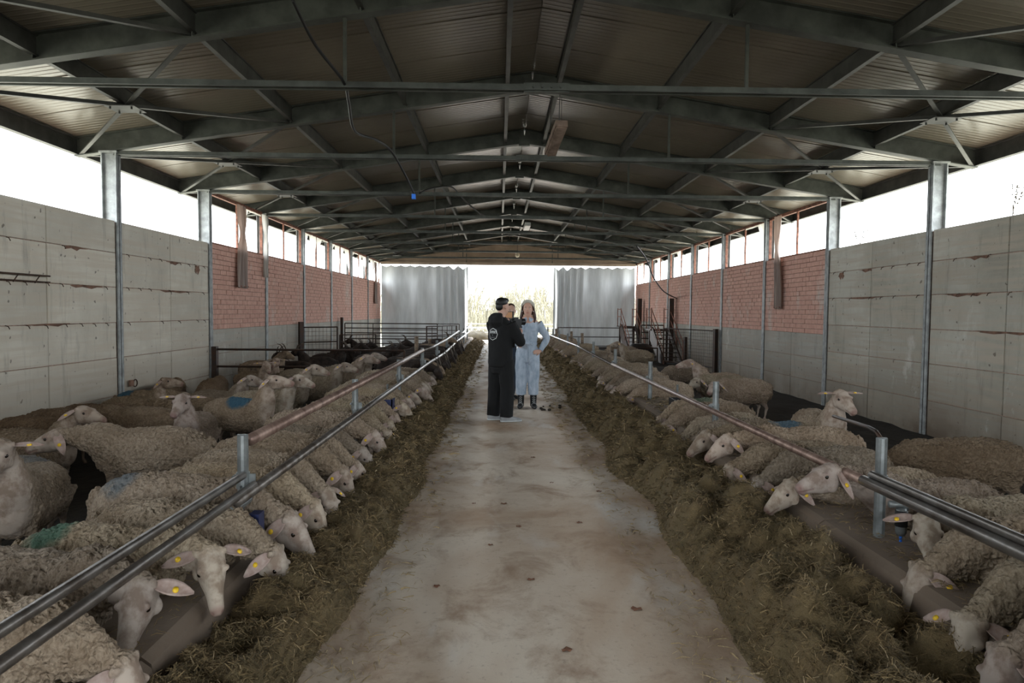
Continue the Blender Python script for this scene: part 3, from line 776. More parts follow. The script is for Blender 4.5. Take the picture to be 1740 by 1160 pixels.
def post_parts(mb_, x, y, z0, z1, r=.034):
    mb_.tube([(x, y, z0), (x, y, z1)], r, 8)
for side, sg, x, z0 in (('left', -1, -1.46, .2), ('right', 1, 2.23, .28)):
    root = empty('feed_fence', (x, 0, 0)); tag(root, 'pipe rail on galvanised posts along the %s feeding row' % side, 'fence', 'pipe fences along the aisle')
    for i, y in enumerate(posts):
        if y > YE - 2: continue
        mb = MB(); top = .87 + .01 * (i % 3)
        mb.tube([(0, y, z0), (0, y, top)], .031, 12); mb.box(-.030, .030, y - .004, y + .004, top, top + .004)
        mb.box(-.07, .07, y - .07, y + .07, z0, z0 + .012)
        mb.build('post', 'galvanised', root)
        mb = MB().tube([(0, y, .575), (0, y, .665)], .038, 12); mb.box(min(0, -sg * .07), max(0, -sg * .07), y - .008, y + .008, .585, .655)
        mb.tube([(0, y - .07, .59), (0, y + .07, .59)], .010, 6); mb.tube([(-.03, y - .07, .65), (-.03, y + .07, .65)], .010, 6); mb.build('clamp', 'galvanised', root)
    dx = -sg * .075
    def rail(pts, r, name='rail', m='worn_pipe'):
        MB().tube([(p[0], p[1], p[2]) for p in pts], r, 10).build(name, m, root, True)
    if side == 'right':
        rail([(dx, .2, .63), (dx, 3.95, .62)], .031)
        rail([(dx * .7, .2, .676), (dx * .7, 3.9, .668)], .022)
        rail([(dx, 3.85, .62), (dx, 7.0, .61), (dx, 12.9, .60)], .030, m='rusty_pipe')
        rail([(0, 3.9, .87), (.01, 3.98, .905), (.06, 4.15, .90), (.26, 5.0, .84)], .012, 'bent_bar', 'dark_steel')
        rail([(dx, 12.9, .60), (dx + .04, 19, .63), (dx, 26, .6), (dx - .1, YE - 3, .62)], .026)
    else:
        rail([(dx, .2, .60), (dx, 3.86, .60)], .024); rail([(dx * .3, .2, .665), (dx * .3, 3.84, .66)], .022)
        rail([(dx, 3.6, .575), (dx, 8, .57), (dx, 12.9, .56), (dx + .08, 16.5, .57), (dx + .02, 22, .60), (dx, YE - 3, .62)], .031)
        rail([(.02, 3.96, .84), (.02, 9.98, .83), (.02, 12.9, .84)], .036, m='rusty_pipe')
        rail([(.02, 12.9, .84), (.02, 15.0, .80), (.10, 17.6, .84), (.25, 20.5, .98)], .030)
        rail([(.1, 21, .80), (.15, 25, .80), (.12, 28, .86), (.2, 31, .98)], .028)
# weathered wooden stakes along the far parts of both rails
for i, (x, y, h) in enumerate([(-1.9, 15.7, 1.0), (-1.95, 19.2, .8), (2.45, 15.2, .85), (2.5, 20.5, .95), (2.55, 24.0, .9), (2.3, 27.5, .9)]):
    o = MB().tube([(0, 0, -.1), (.01, 0, h * .5), (0, .01, h)], [.05, .045, .047], 8).build('wooden_stake', 'wood_post', None, True); o.location = (x, y, 0)
    tag(o, 'weathered wooden stake beside the %s rail, %s of three from the camera' % (('left', ORD[i]) if i < 2 else ('right', ORD[i - 2])) if i >= 2 else 'weathered wooden stake behind the left rail, %s one' % ('nearer' if i == 0 else 'farther'), 'post', 'wooden stakes by the rails')
tag(bpy.data.objects['wooden_stake.005'], 'weathered wooden stake beside the right rail, farthest of all', 'post')

# red and blue padded clamp under the left post, automatic drinker on the right post
root = empty('trough_bracket', (-1.42, 3.72, .40)); tag(root, 'dark red bracket with blue end cap hanging under the nearest left post', 'bracket')
MB().box(-.09, .07, -.03, .03, -.02, .075).build('red_plate', 'red_plastic', root)
MB().box(.07, .125, -.04, .045, -.035, .085).build('end_cap', 'blue_plastic', root)
MB().box(-.16, -.09, -.035, .035, -.02, .06).build('black_block', 'black_rubber', root)
for a in (-.055, .045): MB().tube([(a, -.04, .04), (a, -.028, .04)], .011, 10).build('bolt_head', 'white_plastic', root)
MB().tube([(.0, -.15, .13), (.0, .12, .13)], .034, 12).build('pipe_stub', 'galvanised', root)
root = empty('pressure_regulator', (2.30, 3.80, .32)); tag(root, 'small bottle-shaped water regulator with blue nozzle on nearest right post', 'regulator')
MB().tube([(0, 0, .02), (0, 0, .04), (0, 0, .16), (0, 0, .18)], [.020, .030, .032, .026], 14).build('cup', 'galvanised', root, True)
MB().tube([(0, 0, .075), (0, 0, .165)], .034, 14).build('sleeve', 'black_rubber', root, True)
MB().tube([(0, 0, -.04), (0, 0, .02)], .008, 8).build('nozzle', 'bright_blue', root)
MB().tube([(-.07, 0, .2), (0, 0, .2), (.02, 0, .19), (.02, 0, .17)], .02, 10).build('elbow', 'galvanised', root, True)
for i, (x, y, z) in enumerate([(2.35, 8.6, .35), (-1.5, 8.9, .30)]):
    o = empty('float_trough', (x, y, z)); tag(o, 'small dark drinking bowl on the %s rail between feeding sheep' % ('right' if i == 0 else 'left'), 'water bowl', 'drinking bowls on the rails')
    MB().box(-.14, .14, -.18, .18, 0, .02).box(-.14, -.125, -.18, .18, 0, .15).box(.125, .14, -.18, .18, 0, .15).box(-.14, .14, -.18, -.165, 0, .15).box(-.14, .14, .165, .18, 0, .15).build('bowl', 'blue_plastic' if i else 'black_rubber', o)
    MB().tube([(0, .18, .1), (0, .3, .2), (0, .3, .3)], .015, 6).build('pipe', 'galvanised', o)

# hay beds
def hay_profile(side, x, y):
    nz = noise.noise
    if side == 'left': ea, eb = -.74 + .10 * nz(Vector((y * .9, 0, 1))) - (.0 if y > 4.5 else (4.5 - y) * .06), -1.33
    else: ea, eb = 1.22 + .12 * nz(Vector((y * .8, 5, 1))) + (.0 if y < 12 else .1), 2.03
    t = (x - ea) / (eb - ea)                 # 0 at aisle edge, 1 at curb
    if t < -.25: return None
    up = max(0, min(1, (t + .05) / .28)); up = up * up * (3 - 2 * up); dn = max(0, min(1, (1.05 - t) / .30))
    H = .24 if side == 'right' else .17
    l1 = nz(Vector((x * 2.6, y * 2.2, 7))); l2 = nz(Vector((x * 6, y * 5.5, 2))); l3 = nz(Vector((x * 17, y * 17, 4)))
    z = up * (.45 + .55 * dn) * H * (1 + .85 * l1 + .40 * l2) + up * (.035 * l2 + .020 * l3 - .05 * max(0, .25 - abs(nz(Vector((x * 4.2, y * 4.2, 9))))) * 3) + .008 * l3
    if 0: pass
    return max(z, -.02)
for side, xa, xb in (('left', -1.36, -.45), ('right', .85, 2.06)):
    vs = []; fs = []; y = 1.2; ys = []
    while y < YE - 1.0: ys.append(y); y += max(.022, .0075 * y)
    nx = 44 if side == 'left' else 56; xs = [xa + (xb - xa) * i / nx for i in range(nx + 1)]
    Zs = np.full((len(ys), nx + 1), -.03)
    for j, yy in enumerate(ys):
        for i, xx in enumerate(xs):
            z = hay_profile(side, xx, yy); Zs[j, i] = -.03 if z is None or z < .006 else z; vs.append((xx, yy, Zs[j, i]))
    nv0 = len(vs)
    for j in range(len(ys) - 1):
        for i in range(nx):
            a = j * (nx + 1) + i; q = (a, a + 1, a + nx + 2, a + nx + 1)
            if max(vs[k][2] for k in q) > -.02: fs.append(q)
    # blades: thin two-sided slips thrown over the heap
    nb = 150000 if side == 'right' else 105000
    yb = ROW_Y0 + .4 + (YE - 3.5) * rng.random(nb) ** 3.0; yb = np.maximum(yb, 1.5 + rng.random(nb))
    xb_ = (xa if side == 'left' else xa) + (xb - xa) * rng.random(nb)
    P0 = []; SH = []
    yarr = np.array(ys)
    ji = np.clip(np.searchsorted(yarr, yb) - 1, 0, len(ys) - 2); fx = (xb_ - xa) / (xb - xa) * nx; ii = np.clip(fx.astype(int), 0, nx - 1)
    zb = Zs[ji, ii]
    keep = (zb > .0) | (rng.random(nb) < .05 * np.exp(-np.abs(xb_ - (xa if side == 'right' else xb)) * 0))
    yb, xb_, zb = yb[keep], xb_[keep], np.maximum(zb[keep], .0); k = len(yb)
    L = rng.uniform(.025, .085, k); az = rng.uniform(0, 2 * PI, k); el = rng.normal(.12, .38, k) * (zb > .01)
    wd = rng.uniform(.0011, .0026, k) * np.clip(yb / 3.5, 1, 3.5); L *= np.clip(yb / 5, 1, 1.8)
    d = np.stack([np.cos(az) * np.cos(el), np.sin(az) * np.cos(el), np.sin(el)], 1) * L[:, None]
    s_ = np.stack([-np.sin(az), np.cos(az), rng.normal(0, .5, k)], 1) * wd[:, None]
    onc = rng.random(k) < .05; sgn = -1 if side == 'left' else 1
    xb_ = np.where(onc, (-1.38 if side == 'left' else 2.08) + sgn * rng.random(k) * .36, xb_); zb = np.where(onc, (.25 if side == 'left' else .31) + .012, zb)
    el = np.where(onc, 0, el); d = np.stack([np.cos(az) * np.cos(el), np.sin(az) * np.cos(el), np.sin(el)], 1) * L[:, None]
    c = np.stack([xb_, yb, zb + rng.uniform(-.004, .022, k) * (zb > .01) * ~onc + .003], 1)
    mid = c + np.stack([rng.normal(0, .004, k), rng.normal(0, .004, k), rng.uniform(.0, .012, k)], 1)
    V = np.stack([c - d / 2 - s_, c - d / 2 + s_, mid + s_, mid - s_, c + d / 2 + s_ * .5, c + d / 2 - s_ * .5], 1).reshape(-1, 3)
    b0 = nv0 + 6 * np.arange(k)
    F = np.stack([np.stack([b0, b0 + 1, b0 + 2, b0 + 3], 1), np.stack([b0 + 3, b0 + 2, b0 + 4, b0 + 5], 1)], 1).reshape(-1, 4)
    allv = np.concatenate([np.array(vs), V]).astype('f'); allf = np.concatenate([np.array(fs), F]).astype('i')
    me = bpy.data.meshes.new('hay'); me.vertices.add(len(allv)); me.vertices.foreach_set('co', allv.reshape(-1))
    me.loops.add(allf.size); me.loops.foreach_set('vertex_index', allf.reshape(-1)); me.polygons.add(len(allf))
    me.polygons.foreach_set('loop_start', np.arange(0, allf.size, 4, dtype='i')); me.polygons.foreach_set('loop_total', np.full(len(allf), 4, 'i'))
    me.update(calc_edges=True)
    floor_b = np.repeat(zb < .006, 6); sh = np.concatenate([np.full(nv0, .38), np.repeat(np.clip(rng.beta(2.2, 2.6, k) + (rng.random(k) > .93) * .4, 0, 1), 6)]).astype('f')
    sh[nv0:] = np.where(floor_b, .8 + .2 * sh[nv0:], sh[nv0:]); a = me.attributes.new('shade', 'FLOAT', 'POINT'); a.data.foreach_set('value', sh)
    sm = np.zeros(len(allf), bool); sm[:len(fs)] = True; me.polygons.foreach_set('use_smooth', sm)
    o = link('hay_bed', me, 'hay'); o['kind'] = 'stuff'; tag(o, 'long heaped row of greenish brown hay beside the %s curb' % side, 'hay', 'hay rows along the aisle')
# scattered droppings near the woman and dead leaves on the aisle
for i in range(14):
    a, b_ = random.gauss(0, .22), random.gauss(0, .16); rr = random.uniform(.010, .032)
    o = MB().ball((0, 0, 0), rr, rr * .8, rr * .6, 7, 5).build('dung_clump', 'manure_lump', None, True); o.location = (1.0 + a, 11.0 + b_ * 2, rr * .5)
    tag(o, 'small dark dung clump on the concrete right of the woman', 'dung', 'dung clumps right of the woman')
for i, (x, y) in enumerate([(.33, 3.15), (.16, 5.0), (.05, 5.6), (-.2, 5.6), (.5, 6.3), (.2, 4.0), (-.05, 4.6), (.62, 5.1), (.75, 3.6), (-.35, 3.9), (.38, 7.4), (.9, 6.0)]):
    s_ = random.uniform(.014, .028); mb = MB(); rot = random.uniform(0, 6.28); vs = [(0, 0, .006)]
    for q in range(8):
        a = q * PI / 4; r_ = s_ * random.uniform(.6, 1.1); vs.append((r_ * math.cos(a + rot) * 1.4, r_ * math.sin(a + rot), .001 + .007 * (q % 2)))
    mb.add(vs, [(0, 1 + q, 1 + (q + 1) % 8) for q in range(8)]); o = mb.build('dead_leaf', 'leaf_brown'); o.location = (x, y, 0)
    tag(o, 'tiny curled brown leaf lying on the concrete aisle', 'leaf', 'dead leaves on the aisle')

# ------------------------------------------------------------------ the flock
def tone_(k=0):
    b_ = random.uniform(.74, 1.12) * (1 - k); return (b_ * random.uniform(.98, 1.05), b_, b_ * random.uniform(.90, 1.0))
BLUE, GREEN = (.045, .11, .16), (.03, .12, .085)
def row_sheep(side, hx, y, key, label, sc=.94, yaw=0, tone=None, dye=None, detail=True):
    reach = {'look_down': .72, 'look_front': .68, 'look_cam': .74, 'reach': 1.0, 'reach_low': .98, 'level': .9}.get(key, .80) * sc * .88
    if side == 'left': x, rz, fl = hx - reach, R(yaw), False
    else: x, rz, fl = hx + reach, PI - R(yaw), True
    return sheep(key, (x, y, floor_z(x) - random.uniform(0, .05)), rz, label, 'sheep feeding along the %s rail' % side, sc, tone or tone_(), dye, True, fl, detail, 'sheep', (.88, .93, 1.0))
LR = [(-1.22, 2.38, 'feed_a', .97, 4, None, 'woolly sheep in the lower left corner with its head down in the hay'),
      (-1.42, 2.86, 'look_front', .97, 2, (BLUE, -.30, .7), 'white-faced sheep under the left rail looking at the camera, ears level, blue mark on back'),
      (-1.26, 3.26, 'look_down', .95, 0, (GREEN, -.34, .8), 'sheep with green mark on its rump, looking down just behind the white-faced one'),
      (-1.06, 3.60, 'feed_a', .92, -3, None, 'sheep with head in the hay and yellow ear tag, beside the pair looking out'),
      (-1.13, 3.98, 'feed_d', 1.04, 0, (BLUE, -.38, .55), 'big woolly sheep with faint blue rump mark, feeding under the nearest left post'),
      (-1.08, 4.42, 'feed_a', .95, 2, None, 'sheep just behind the nearest left post, head bent low with yellow tag'),
      (-1.10, 4.88, 'feed_b', .96, -2, None, 'sheep behind the nearest left post, second beyond it, head down'),
      (-1.10, 5.36, 'feed_a', .98, 2, None, 'curly sheep with arched neck over the curb, left row, third past the nearest post'),
      (-1.12, 5.84, 'feed_c', .92, 0, None, 'sheep pressing close behind the arched-neck one in the left row')]
for i, (hx, y, key, sc, yw, dye, lab) in enumerate(LR): row_sheep('left', hx, y, key, lab, sc, yw, None, dye)
y = 6.35; i = 0
while y < 13.2:
    key = random.choice(['feed_a', 'feed_b', 'feed_a', 'feed_d', 'feed_c']) if y < 9 else random.choice(['feed_far', 'feed_far_up'])
    row_sheep('left', -1.12 + random.uniform(-.08, .06), y, key, 'feeding sheep in the left row, %s beyond the curly arched-neck sheep' % ('next' if i == 0 else ordinal(i)),
              random.uniform(.86, 1.0), random.uniform(-9, 7), None, (GREEN, -.3, .8) if i == 13 else None, y < 9); y += random.uniform(.50, .60); i += 1
RR = [(1.60, 1.98, 'feed_a', .95, 0, None, 'sheep cut off by the lower right corner, only neck and ear showing'),
      (1.76, 2.40, 'feed_a', .97, 3, None, 'sheep with yellow tag on a drooping ear, head down, near the lower right corner'),
      (1.88, 2.82, 'feed_b', .97, 2, None, 'sheep with one ear sticking out level, head down between two others, lower right'),
      (1.96, 3.22, 'feed_a', 1.02, 4, None, 'thick-fleeced sheep with wrinkled neck stretched down, upper of the lower right group'),
      (2.24, 3.74, 'look_cam', .96, -4, None, 'white-faced sheep looking at the camera from under the right rail'),
      (1.90, 4.22, 'reach', .97, -3, None, 'shorn sheep stretching its pale head forward above another, beside the nearest right post'),
      (1.86, 4.62, 'reach_low', .93, -4, None, 'pale sheep with spotted ear and yellow tag, head just below the stretched-out one'),
      (1.86, 5.08, 'feed_a', .94, 0, None, 'sheep with ribbed neck, head down behind the pale spotted-ear one'),
      (1.82, 5.50, 'feed_d', .92, 2, None, 'brown-necked sheep with head down, second behind the pale spotted-ear one'),
      (1.88, 5.92, 'reach_low', .98, 2, None, 'sheep holding its head up level over the curb, with hanging ear, right row'),
      (1.80, 6.36, 'reach_low', .96, -6, (BLUE, -.1, .8), 'sheep facing out with lowered nose and blue mark on back, right row'),
      (1.82, 6.78, 'feed_b', .90, 0, None, 'sheep mostly hidden behind the lowered-nose one, right row')]
for hx, y, key, sc, yw, dye, lab in RR: row_sheep('right', hx, y, key, lab, sc, yw, None, dye)
y = 7.25; i = 0
while y < 31:
    if not (8.75 < y < 10.3) and not (13.1 < y < 13.7) and not (18.3 < y < 19.2):
        key = random.choice(['feed_a', 'feed_b', 'feed_a', 'feed_d', 'feed_c']) if y < 9 else random.choice(['feed_far', 'feed_far', 'feed_far_up'])
        row_sheep('right', 1.80 + random.uniform(-.06, .10), y, key, 'feeding sheep in the right row, %s beyond the one mostly hidden' % ('next' if i == 0 else ordinal(i)),
                  random.uniform(.86, 1.0), random.uniform(-9, 8), None, (GREEN, .0, .6) if i == 2 else (BLUE, -.3, .5) if i == 11 else None, y < 9); i += 1
    y += random.uniform(.46, .56) * (1 if y < 18 else 1.05)

def pen(key, x, y, yaw, label, group, sc=.95, tone=None, dye=None, flip=False):
    return sheep(key, (x, y, floor_z(x)), R(yaw), label, group, sc, tone or tone_(.12), dye, True, flip, y < 12)
GL = 'sheep loose in the left pen'
pen('stand_front', -3.18, 4.62, -72, 'pale bare-necked sheep cut off by the left edge, facing the camera', GL, .95)
pen('feed_d', -3.75, 5.1, 178, 'dark fleeced sheep with its rump turned this way, behind the one at the left edge', GL, .98, (.62, .60, .57), (BLUE, -.35, .35))
pen('level', -3.05, 5.95, 184, 'sheep standing sideways with head low and long ear hanging, facing left', GL, 1.02, (.92, .90, .86))
pen('stand', -4.5, 6.65, -4, 'brown sheep with raised head and yellow tag, facing right, left pen foreground', GL, .95, (.78, .74, .68), None)
pen('stand_front', -3.20, 7.2, -80, 'sheep with wide open ears looking straight over the sideways sheep', GL, .92)
pen('rest', -4.1, 7.78, 176, 'brown sheep with back turned and tagged ear, behind the raised-head sheep', GL, 1.0, (.68, .62, .55))
pen('stand_high', -3.12, 8.35, -14, 'tall sheep with bright blue smear on its back and chin lifted', GL, .95, None, (BLUE, .0, 1))
pen('stand', -3.1, 9.02, -12, 'bare-necked sheep looking right, behind the blue-smeared one', GL, .95)
pen('stand', -4.0, 9.8, -8, 'sheep with head turned right and tag, farther back than the blue-smeared one', GL, .92)
pen('stand_high', -5.15, 9.78, 0, 'dun sheep holding its head out level near the left wall', GL, .90, (.75, .70, .62))
pen('rest', -5.35, 10.45, 0, 'sheep with bright turquoise blue rump against the left wall', GL, .93, (.80, .74, .66), (BLUE, -.35, 1))
pen('rest', -5.55, 11.6, 95, 'brown humped sheep highest against the left wall', GL, 1.0, (.58, .50, .42))
pen('rest', -4.98, 12.0, 92, 'brown humped sheep just right of the highest one by the left wall', GL, .95, (.58, .50, .42))
pen('rest', -5.30, 8.42, 5, 'dark brown round sheep by the left wall, middle of the left background', GL, .95, (.50, .43, .36))
pen('rest', -5.35, 9.1, 0, 'dark brown sheep with curled-down head by the left wall', GL, .9, (.55, .47, .40))
pen('feed_far', -5.45, 7.1, 0, 'dark brown rounded back at the far left edge', GL, .98, (.52, .45, .38))
pen('feed_far', -5.2, 7.75, 0, 'brown back right of the far left edge one', GL, .95, (.58, .50, .42))
pen('level', -4.25, 8.85, 8, 'sheep with lowered head in the middle of the left group', GL, .93, (.72, .66, .58))
pen('stand', -3.35, 10.6, -5, 'tan sheep with fleecy chest, standing tall in the middle of the left pen', GL, .97)
pen('stand', -3.0, 11.25, -8, 'sheep looking right just past the tall tan one', GL, .93)
pen('stand_front', -4.4, 12.5, -50, 'sheep with drooping ears looking toward the aisle near the dark gate rail', GL, .92, (.85, .80, .74))
pen('stand_side', -4.7, 13.4, -10, 'sheep with speckled face beside the droopy-eared one', GL, .92, (.75, .68, .62))
pen('stand', -2.95, 12.6, 2, 'sheep with thick neck and head held high near the far end of the left row', GL, .97)
pen('stand', -2.98, 13.72, 6, 'sheep peeping from behind the thick-necked one', GL, .93)
pen('feed_far', -3.75, 13.15, 5, 'low grazing sheep behind the thick-necked one', GL, .93)
GR = 'sheep loose in the right pen'
pen('stand_front', 3.42, 7.15, -92, 'white-faced sheep with pink ears out level, standing alone by the right wall', GR, .97, (1, .97, .92), flip=True)
pen('feed_d', 3.98, 5.75, 172, 'shaggy dark brown sheep standing sideways at the right edge', GR, 1.0, (.55, .50, .43))
pen('rest', 3.95, 11.0, 190, 'rounded sheep with its rump toward the right wall, beyond the rail', GR, .98)
pen('stand', 3.98, 12.3, 172, 'sheep with its head raised above the right row, facing left', GR, .95)
pen('rest', 3.92, 11.7, 175, 'sheep leaning its chin forward below the raised-head one', GR, .95)
pen('feed_far', 3.9, 14.2, 190, 'sheep turned away behind the right row, near the mesh gate', GR, .95)
pen('stand', 3.9, 19.5, 178, 'far sheep with raised head behind the right row', GR, .95)
pen('feed_far_up', 3.9, 21.5, 182, 'farthest loose sheep behind the right row', GR, .95)
# ------------------------------------------------------------------ people: one continuous body, clothes and hair as children (facing +X, feet at z = 0)
VX, VY, VZ = Vector((1, 0, 0)), Vector((0, 1, 0)), Vector((0, 0, 1))
def stv(mb, rows, n=18):
    """vertical loft rows: (x, y, z, half width in Y, half depth front, half depth back)"""
    mb.loft([((x, y, z), VY, VX, w_, f_, b_) for x, y, z, w_, f_, b_ in rows], n)
def hand(mb, wrist, fingers_dir, palm_n, s_, size=1.0, curl=.8):
    wrist = Vector(wrist); f = Vector(fingers_dir).normalized(); pn = Vector(palm_n); pn = (pn - f * pn.dot(f)).normalized(); side = f.cross(pn) * s_
    mb.loft([(wrist - f * .02, side, pn, .026 * size, .018 * size, .018 * size), (wrist + f * .03, side, pn, .038 * size, .016 * size, .016 * size), (wrist + f * .085 * size, side, pn, .041 * size, .014 * size, .014 * size)], 10)
    for i, L in enumerate((.070, .080, .074, .058)):
        b_ = wrist + f * .08 * size + side * (.030 - i * .020) * size; pts = [b_ - f * .01]; d = f.copy(); 
        for q, seg in enumerate((.42, .33, .25)):
            d = (d * math.cos(curl * (.35 + .3 * q)) + pn * math.sin(curl * (.35 + .3 * q))).normalized(); pts.append(pts[-1] + d * L * seg * size + (f * .01 if q == 0 else Vector((0, 0, 0))))
        mb.tube(pts, [.0095 * size, .009 * size, .008 * size, .0065 * size], 8)
    t0 = wrist + f * .02 + side * .028 * size
    mb.tube([t0, t0 + side * .022 * size + f * .022 + pn * .012, t0 + side * .03 * size + f * .05 + pn * .022, t0 + side * .024 * size + f * .07 + pn * .034], [.013 * size, .0115 * size, .010 * size, .007 * size], 8)
def head_shape(mb, c, fwd, s_=1.0):
    c = Vector(c); f = Vector(fwd).normalized(); r, u = frame_for(f)
    def P(a, b_, z): return c + f * a * s_ + r * b_ * s_ + u * z * s_
    rot = Matrix((f, r, u)).transposed()
    mb.ball(P(-.018, 0, .035), .098 * s_, .078 * s_, .088 * s_, 18, 12, rot)
    L = [(.010, -.125, .020, .024), (.022, -.115, .038, .048), (.020, -.085, .054, .066), (.014, -.04, .066, .078), (.008, .0, .072, .086), (.004, .05, .072, .086)]
    mb.loft([(P(a, 0, z), r, f, w_ * s_, d_ * s_, d_ * .9 * s_) for a, z, w_, d_ in L], 18)
    mb.loft([(P(.088, 0, .018), r, f, .009 * s_, .008 * s_, .01 * s_), (P(.094, 0, -.005), r, f, .011 * s_, .016 * s_, .02 * s_), (P(.094, 0, -.026), r, f, .016 * s_, .020 * s_, .02 * s_), (P(.086, 0, -.036), r, f, .012 * s_, .012 * s_, .01 * s_)], 10)
    for q in (-1, 1):
        mb.ball(P(-.012, q * .080, -.005), .018 * s_, .009 * s_, .031 * s_, 8, 8, rot)
    return P, f, r, u, rot
def limb(mb, pts, rs, n=12): mb.tube(pts, rs, n)
def bend(a, b_, c, k=3):
    """points along a two-bone limb, softened at the joint"""
    a, b_, c = Vector(a), Vector(b_), Vector(c)
    return [a, a.lerp(b_, .5), a.lerp(b_, .88), b_.lerp((a + c) / 2, .06), b_.lerp(c, .14), b_.lerp(c, .55), c]
def person(name_label, loc, yaw, cfg, group=None):
    root = empty('person', loc, R(yaw), name_label, 'person', group); H = cfg
    hc = Vector(H['head']); fem = H.get('fem', 0)
    # body
    mb = MB(); sw = .175 if fem else .20
    stv(mb, [(0, 0, .82, .10, .08, .09), (0, 0, .90, .155, .10, .12), (0, 0, 1.02, .135, .09, .10), (0, 0, 1.16, .13, .10, .09), (.005, 0, 1.30, .155, .11, .10), (0, 0, 1.40, .155, .09, .09), (0, 0, 1.46, .09, .06, .06), (0, 0, 1.50, .05, .05, .05)])
    neck0 = Vector((-.01, 0, 1.44)); mb.tube([neck0, neck0.lerp(hc + Vector((-.02, 0, -.07)), .5), hc + Vector((-.02, 0, -.05))], [.062 if not fem else .052, .056 if not fem else .046, .055 if not fem else .047], 12)
    P, f, r, u, rot = head_shape(mb, hc, H['look'])
    for q, k in ((1, 'L'), (-1, 'R')):
        sh, el, wr = H['arm' + k]; limb(mb, bend(sh, el, wr), [.052, .046, .040, .038, .038, .032, .025]); hand(mb, wr, H['hand' + k][0], H['hand' + k][1], q if k == 'L' else q, 1.0 if not fem else .9, H['hand' + k][2])
        hp, kn, an = H['leg' + k]; limb(mb, bend(hp, kn, an), [.082, .072, .054, .052, .052, .048, .035])
        a = Vector(an); fd = Vector(H['foot' + k]).normalized(); mb.loft([(a - fd * .05 + VZ * -.02, fd.cross(VZ), VZ, .03, .03, .05), (a + fd * .02 - VZ * .03, fd.cross(VZ), VZ, .035, .03, .035), (a + fd * .12 - VZ * .055, fd.cross(VZ), VZ, .038, .02, .02), (a + fd * .16 - VZ * .06, fd.cross(VZ), VZ, .025, .01, .012)], 10)
    me = remesh(mb.mesh('person_body'), .0085, 2); link('body', me, 'skin_human', root)
    # face details
    for q in (-1, 1):
        MB().ball(P(.0745, q * .030, .006), .012, .0125, .009, 10, 8, rot).build('eye', 'eye_white', root, True)
        MB().ball(P(.0835, q * .030, .006), .004, .0055, .0055, 8, 6, rot).build('iris', 'eye_dark', root, True)
        MB().tube([P(.086, q * .015, .024), P(.089, q * .030, .028), P(.078, q * .047, .023)], .0032, 6).build('eyebrow', H['hair'], root, True)
    MB().tube([P(.080, -.024, -.064), P(.094, -.009, -.062), P(.095, .0, -.064), P(.094, .009, -.062), P(.080, .024, -.064)], [.002, .0055, .005, .0055, .002], 8).build('mouth', 'lip', root, True)
    return root, P, f, r, u, rot
def garment(name, m, root, mb, voxel=.011, wr=.006, fr=9, sm=2):
    me = remesh(mb.mesh(name), voxel, sm); nv = len(me.vertices)
    for v in me.vertices:
        c = v.co; k = noise.noise(Vector((c.x * fr, c.y * fr, c.z * fr * .55))); k2 = noise.noise(Vector((c.x * 22, c.y * 22, c.z * 9)))
        v.co = c + v.normal * ((.5 - abs(k) * 2) * wr + k2 * wr * .4)
    return link(name, me, m, root)

# --- cameraman in black
J = dict(head=(.03, 0, 1.655), look=(1, -.05, -.06), hair='hair_black',
         armL=((0, .18, 1.42), (.13, .27, 1.17), (.36, .10, 1.29)), armR=((0, -.18, 1.42), (.14, -.26, 1.14), (.36, -.03, 1.24)),
         handL=((.8, -.35, .2), (0, -1, 0), 1.2), handR=((.75, .3, .35), (0, 1, .1), 1.3),
         legL=((0, .10, .90), (.01, .12, .50), (-.02, .13, .09)), legR=((0, -.10, .90), (.02, -.11, .50), (0, -.12, .09)), footL=(.8, -.5, 0), footR=(.85, -.55, 0))
root, P, f, r, u, rot = person('man in black hooded sweatshirt and trousers filming with a hand-held rig, back to us', (.03, 9.87, 0), 45, J)
mb = MB()
stv(mb, [(-.01, 0, .80, .185, .135, .15), (-.01, 0, .84, .20, .145, .16), (-.01, 0, .96, .205, .14, .155), (-.01, 0, 1.14, .205, .135, .15), (-.01, 0, 1.30, .215, .13, .15), (-.01, 0, 1.40, .20, .11, .13), (-.01, 0, 1.47, .13, .08, .10), (-.01, 0, 1.51, .085, .075, .085)])
for q, k in ((1, 'L'), (-1, 'R')):
    sh, el, wr = J['arm' + k]; limb(mb, bend(sh, el, wr), [.095, .085, .076, .072, .070, .062, .046])
mb.loft([((-.10, 0, 1.36), VY, VX, .10, .05, .05), ((-.135, 0, 1.43), VY, VX, .135, .07, .06), ((-.125, 0, 1.50), VY, VX, .135, .08, .06), ((-.09, 0, 1.555), VY, VX, .10, .06, .05), ((-.07, 0, 1.57), VY, VX, .06, .03, .03)], 16)
hood = garment('hooded_sweatshirt', 'black_cloth', root, mb, .011, .007)
mb = MB()
stv(mb, [(0, 0, .70, .16, .12, .12), (0, 0, .78, .175, .125, .14), (0, 0, .90, .16, .11, .12), (0, 0, .98, .14, .09, .09)])
for k in 'LR':
    hp, kn, an = J['leg' + k]; an = Vector(an) + Vector((0, 0, -.02)); limb(mb, bend(hp, kn, an), [.115, .115, .108, .106, .105, .098, .092], 14)
garment('trousers', 'black_cloth', root, mb, .011, .007)
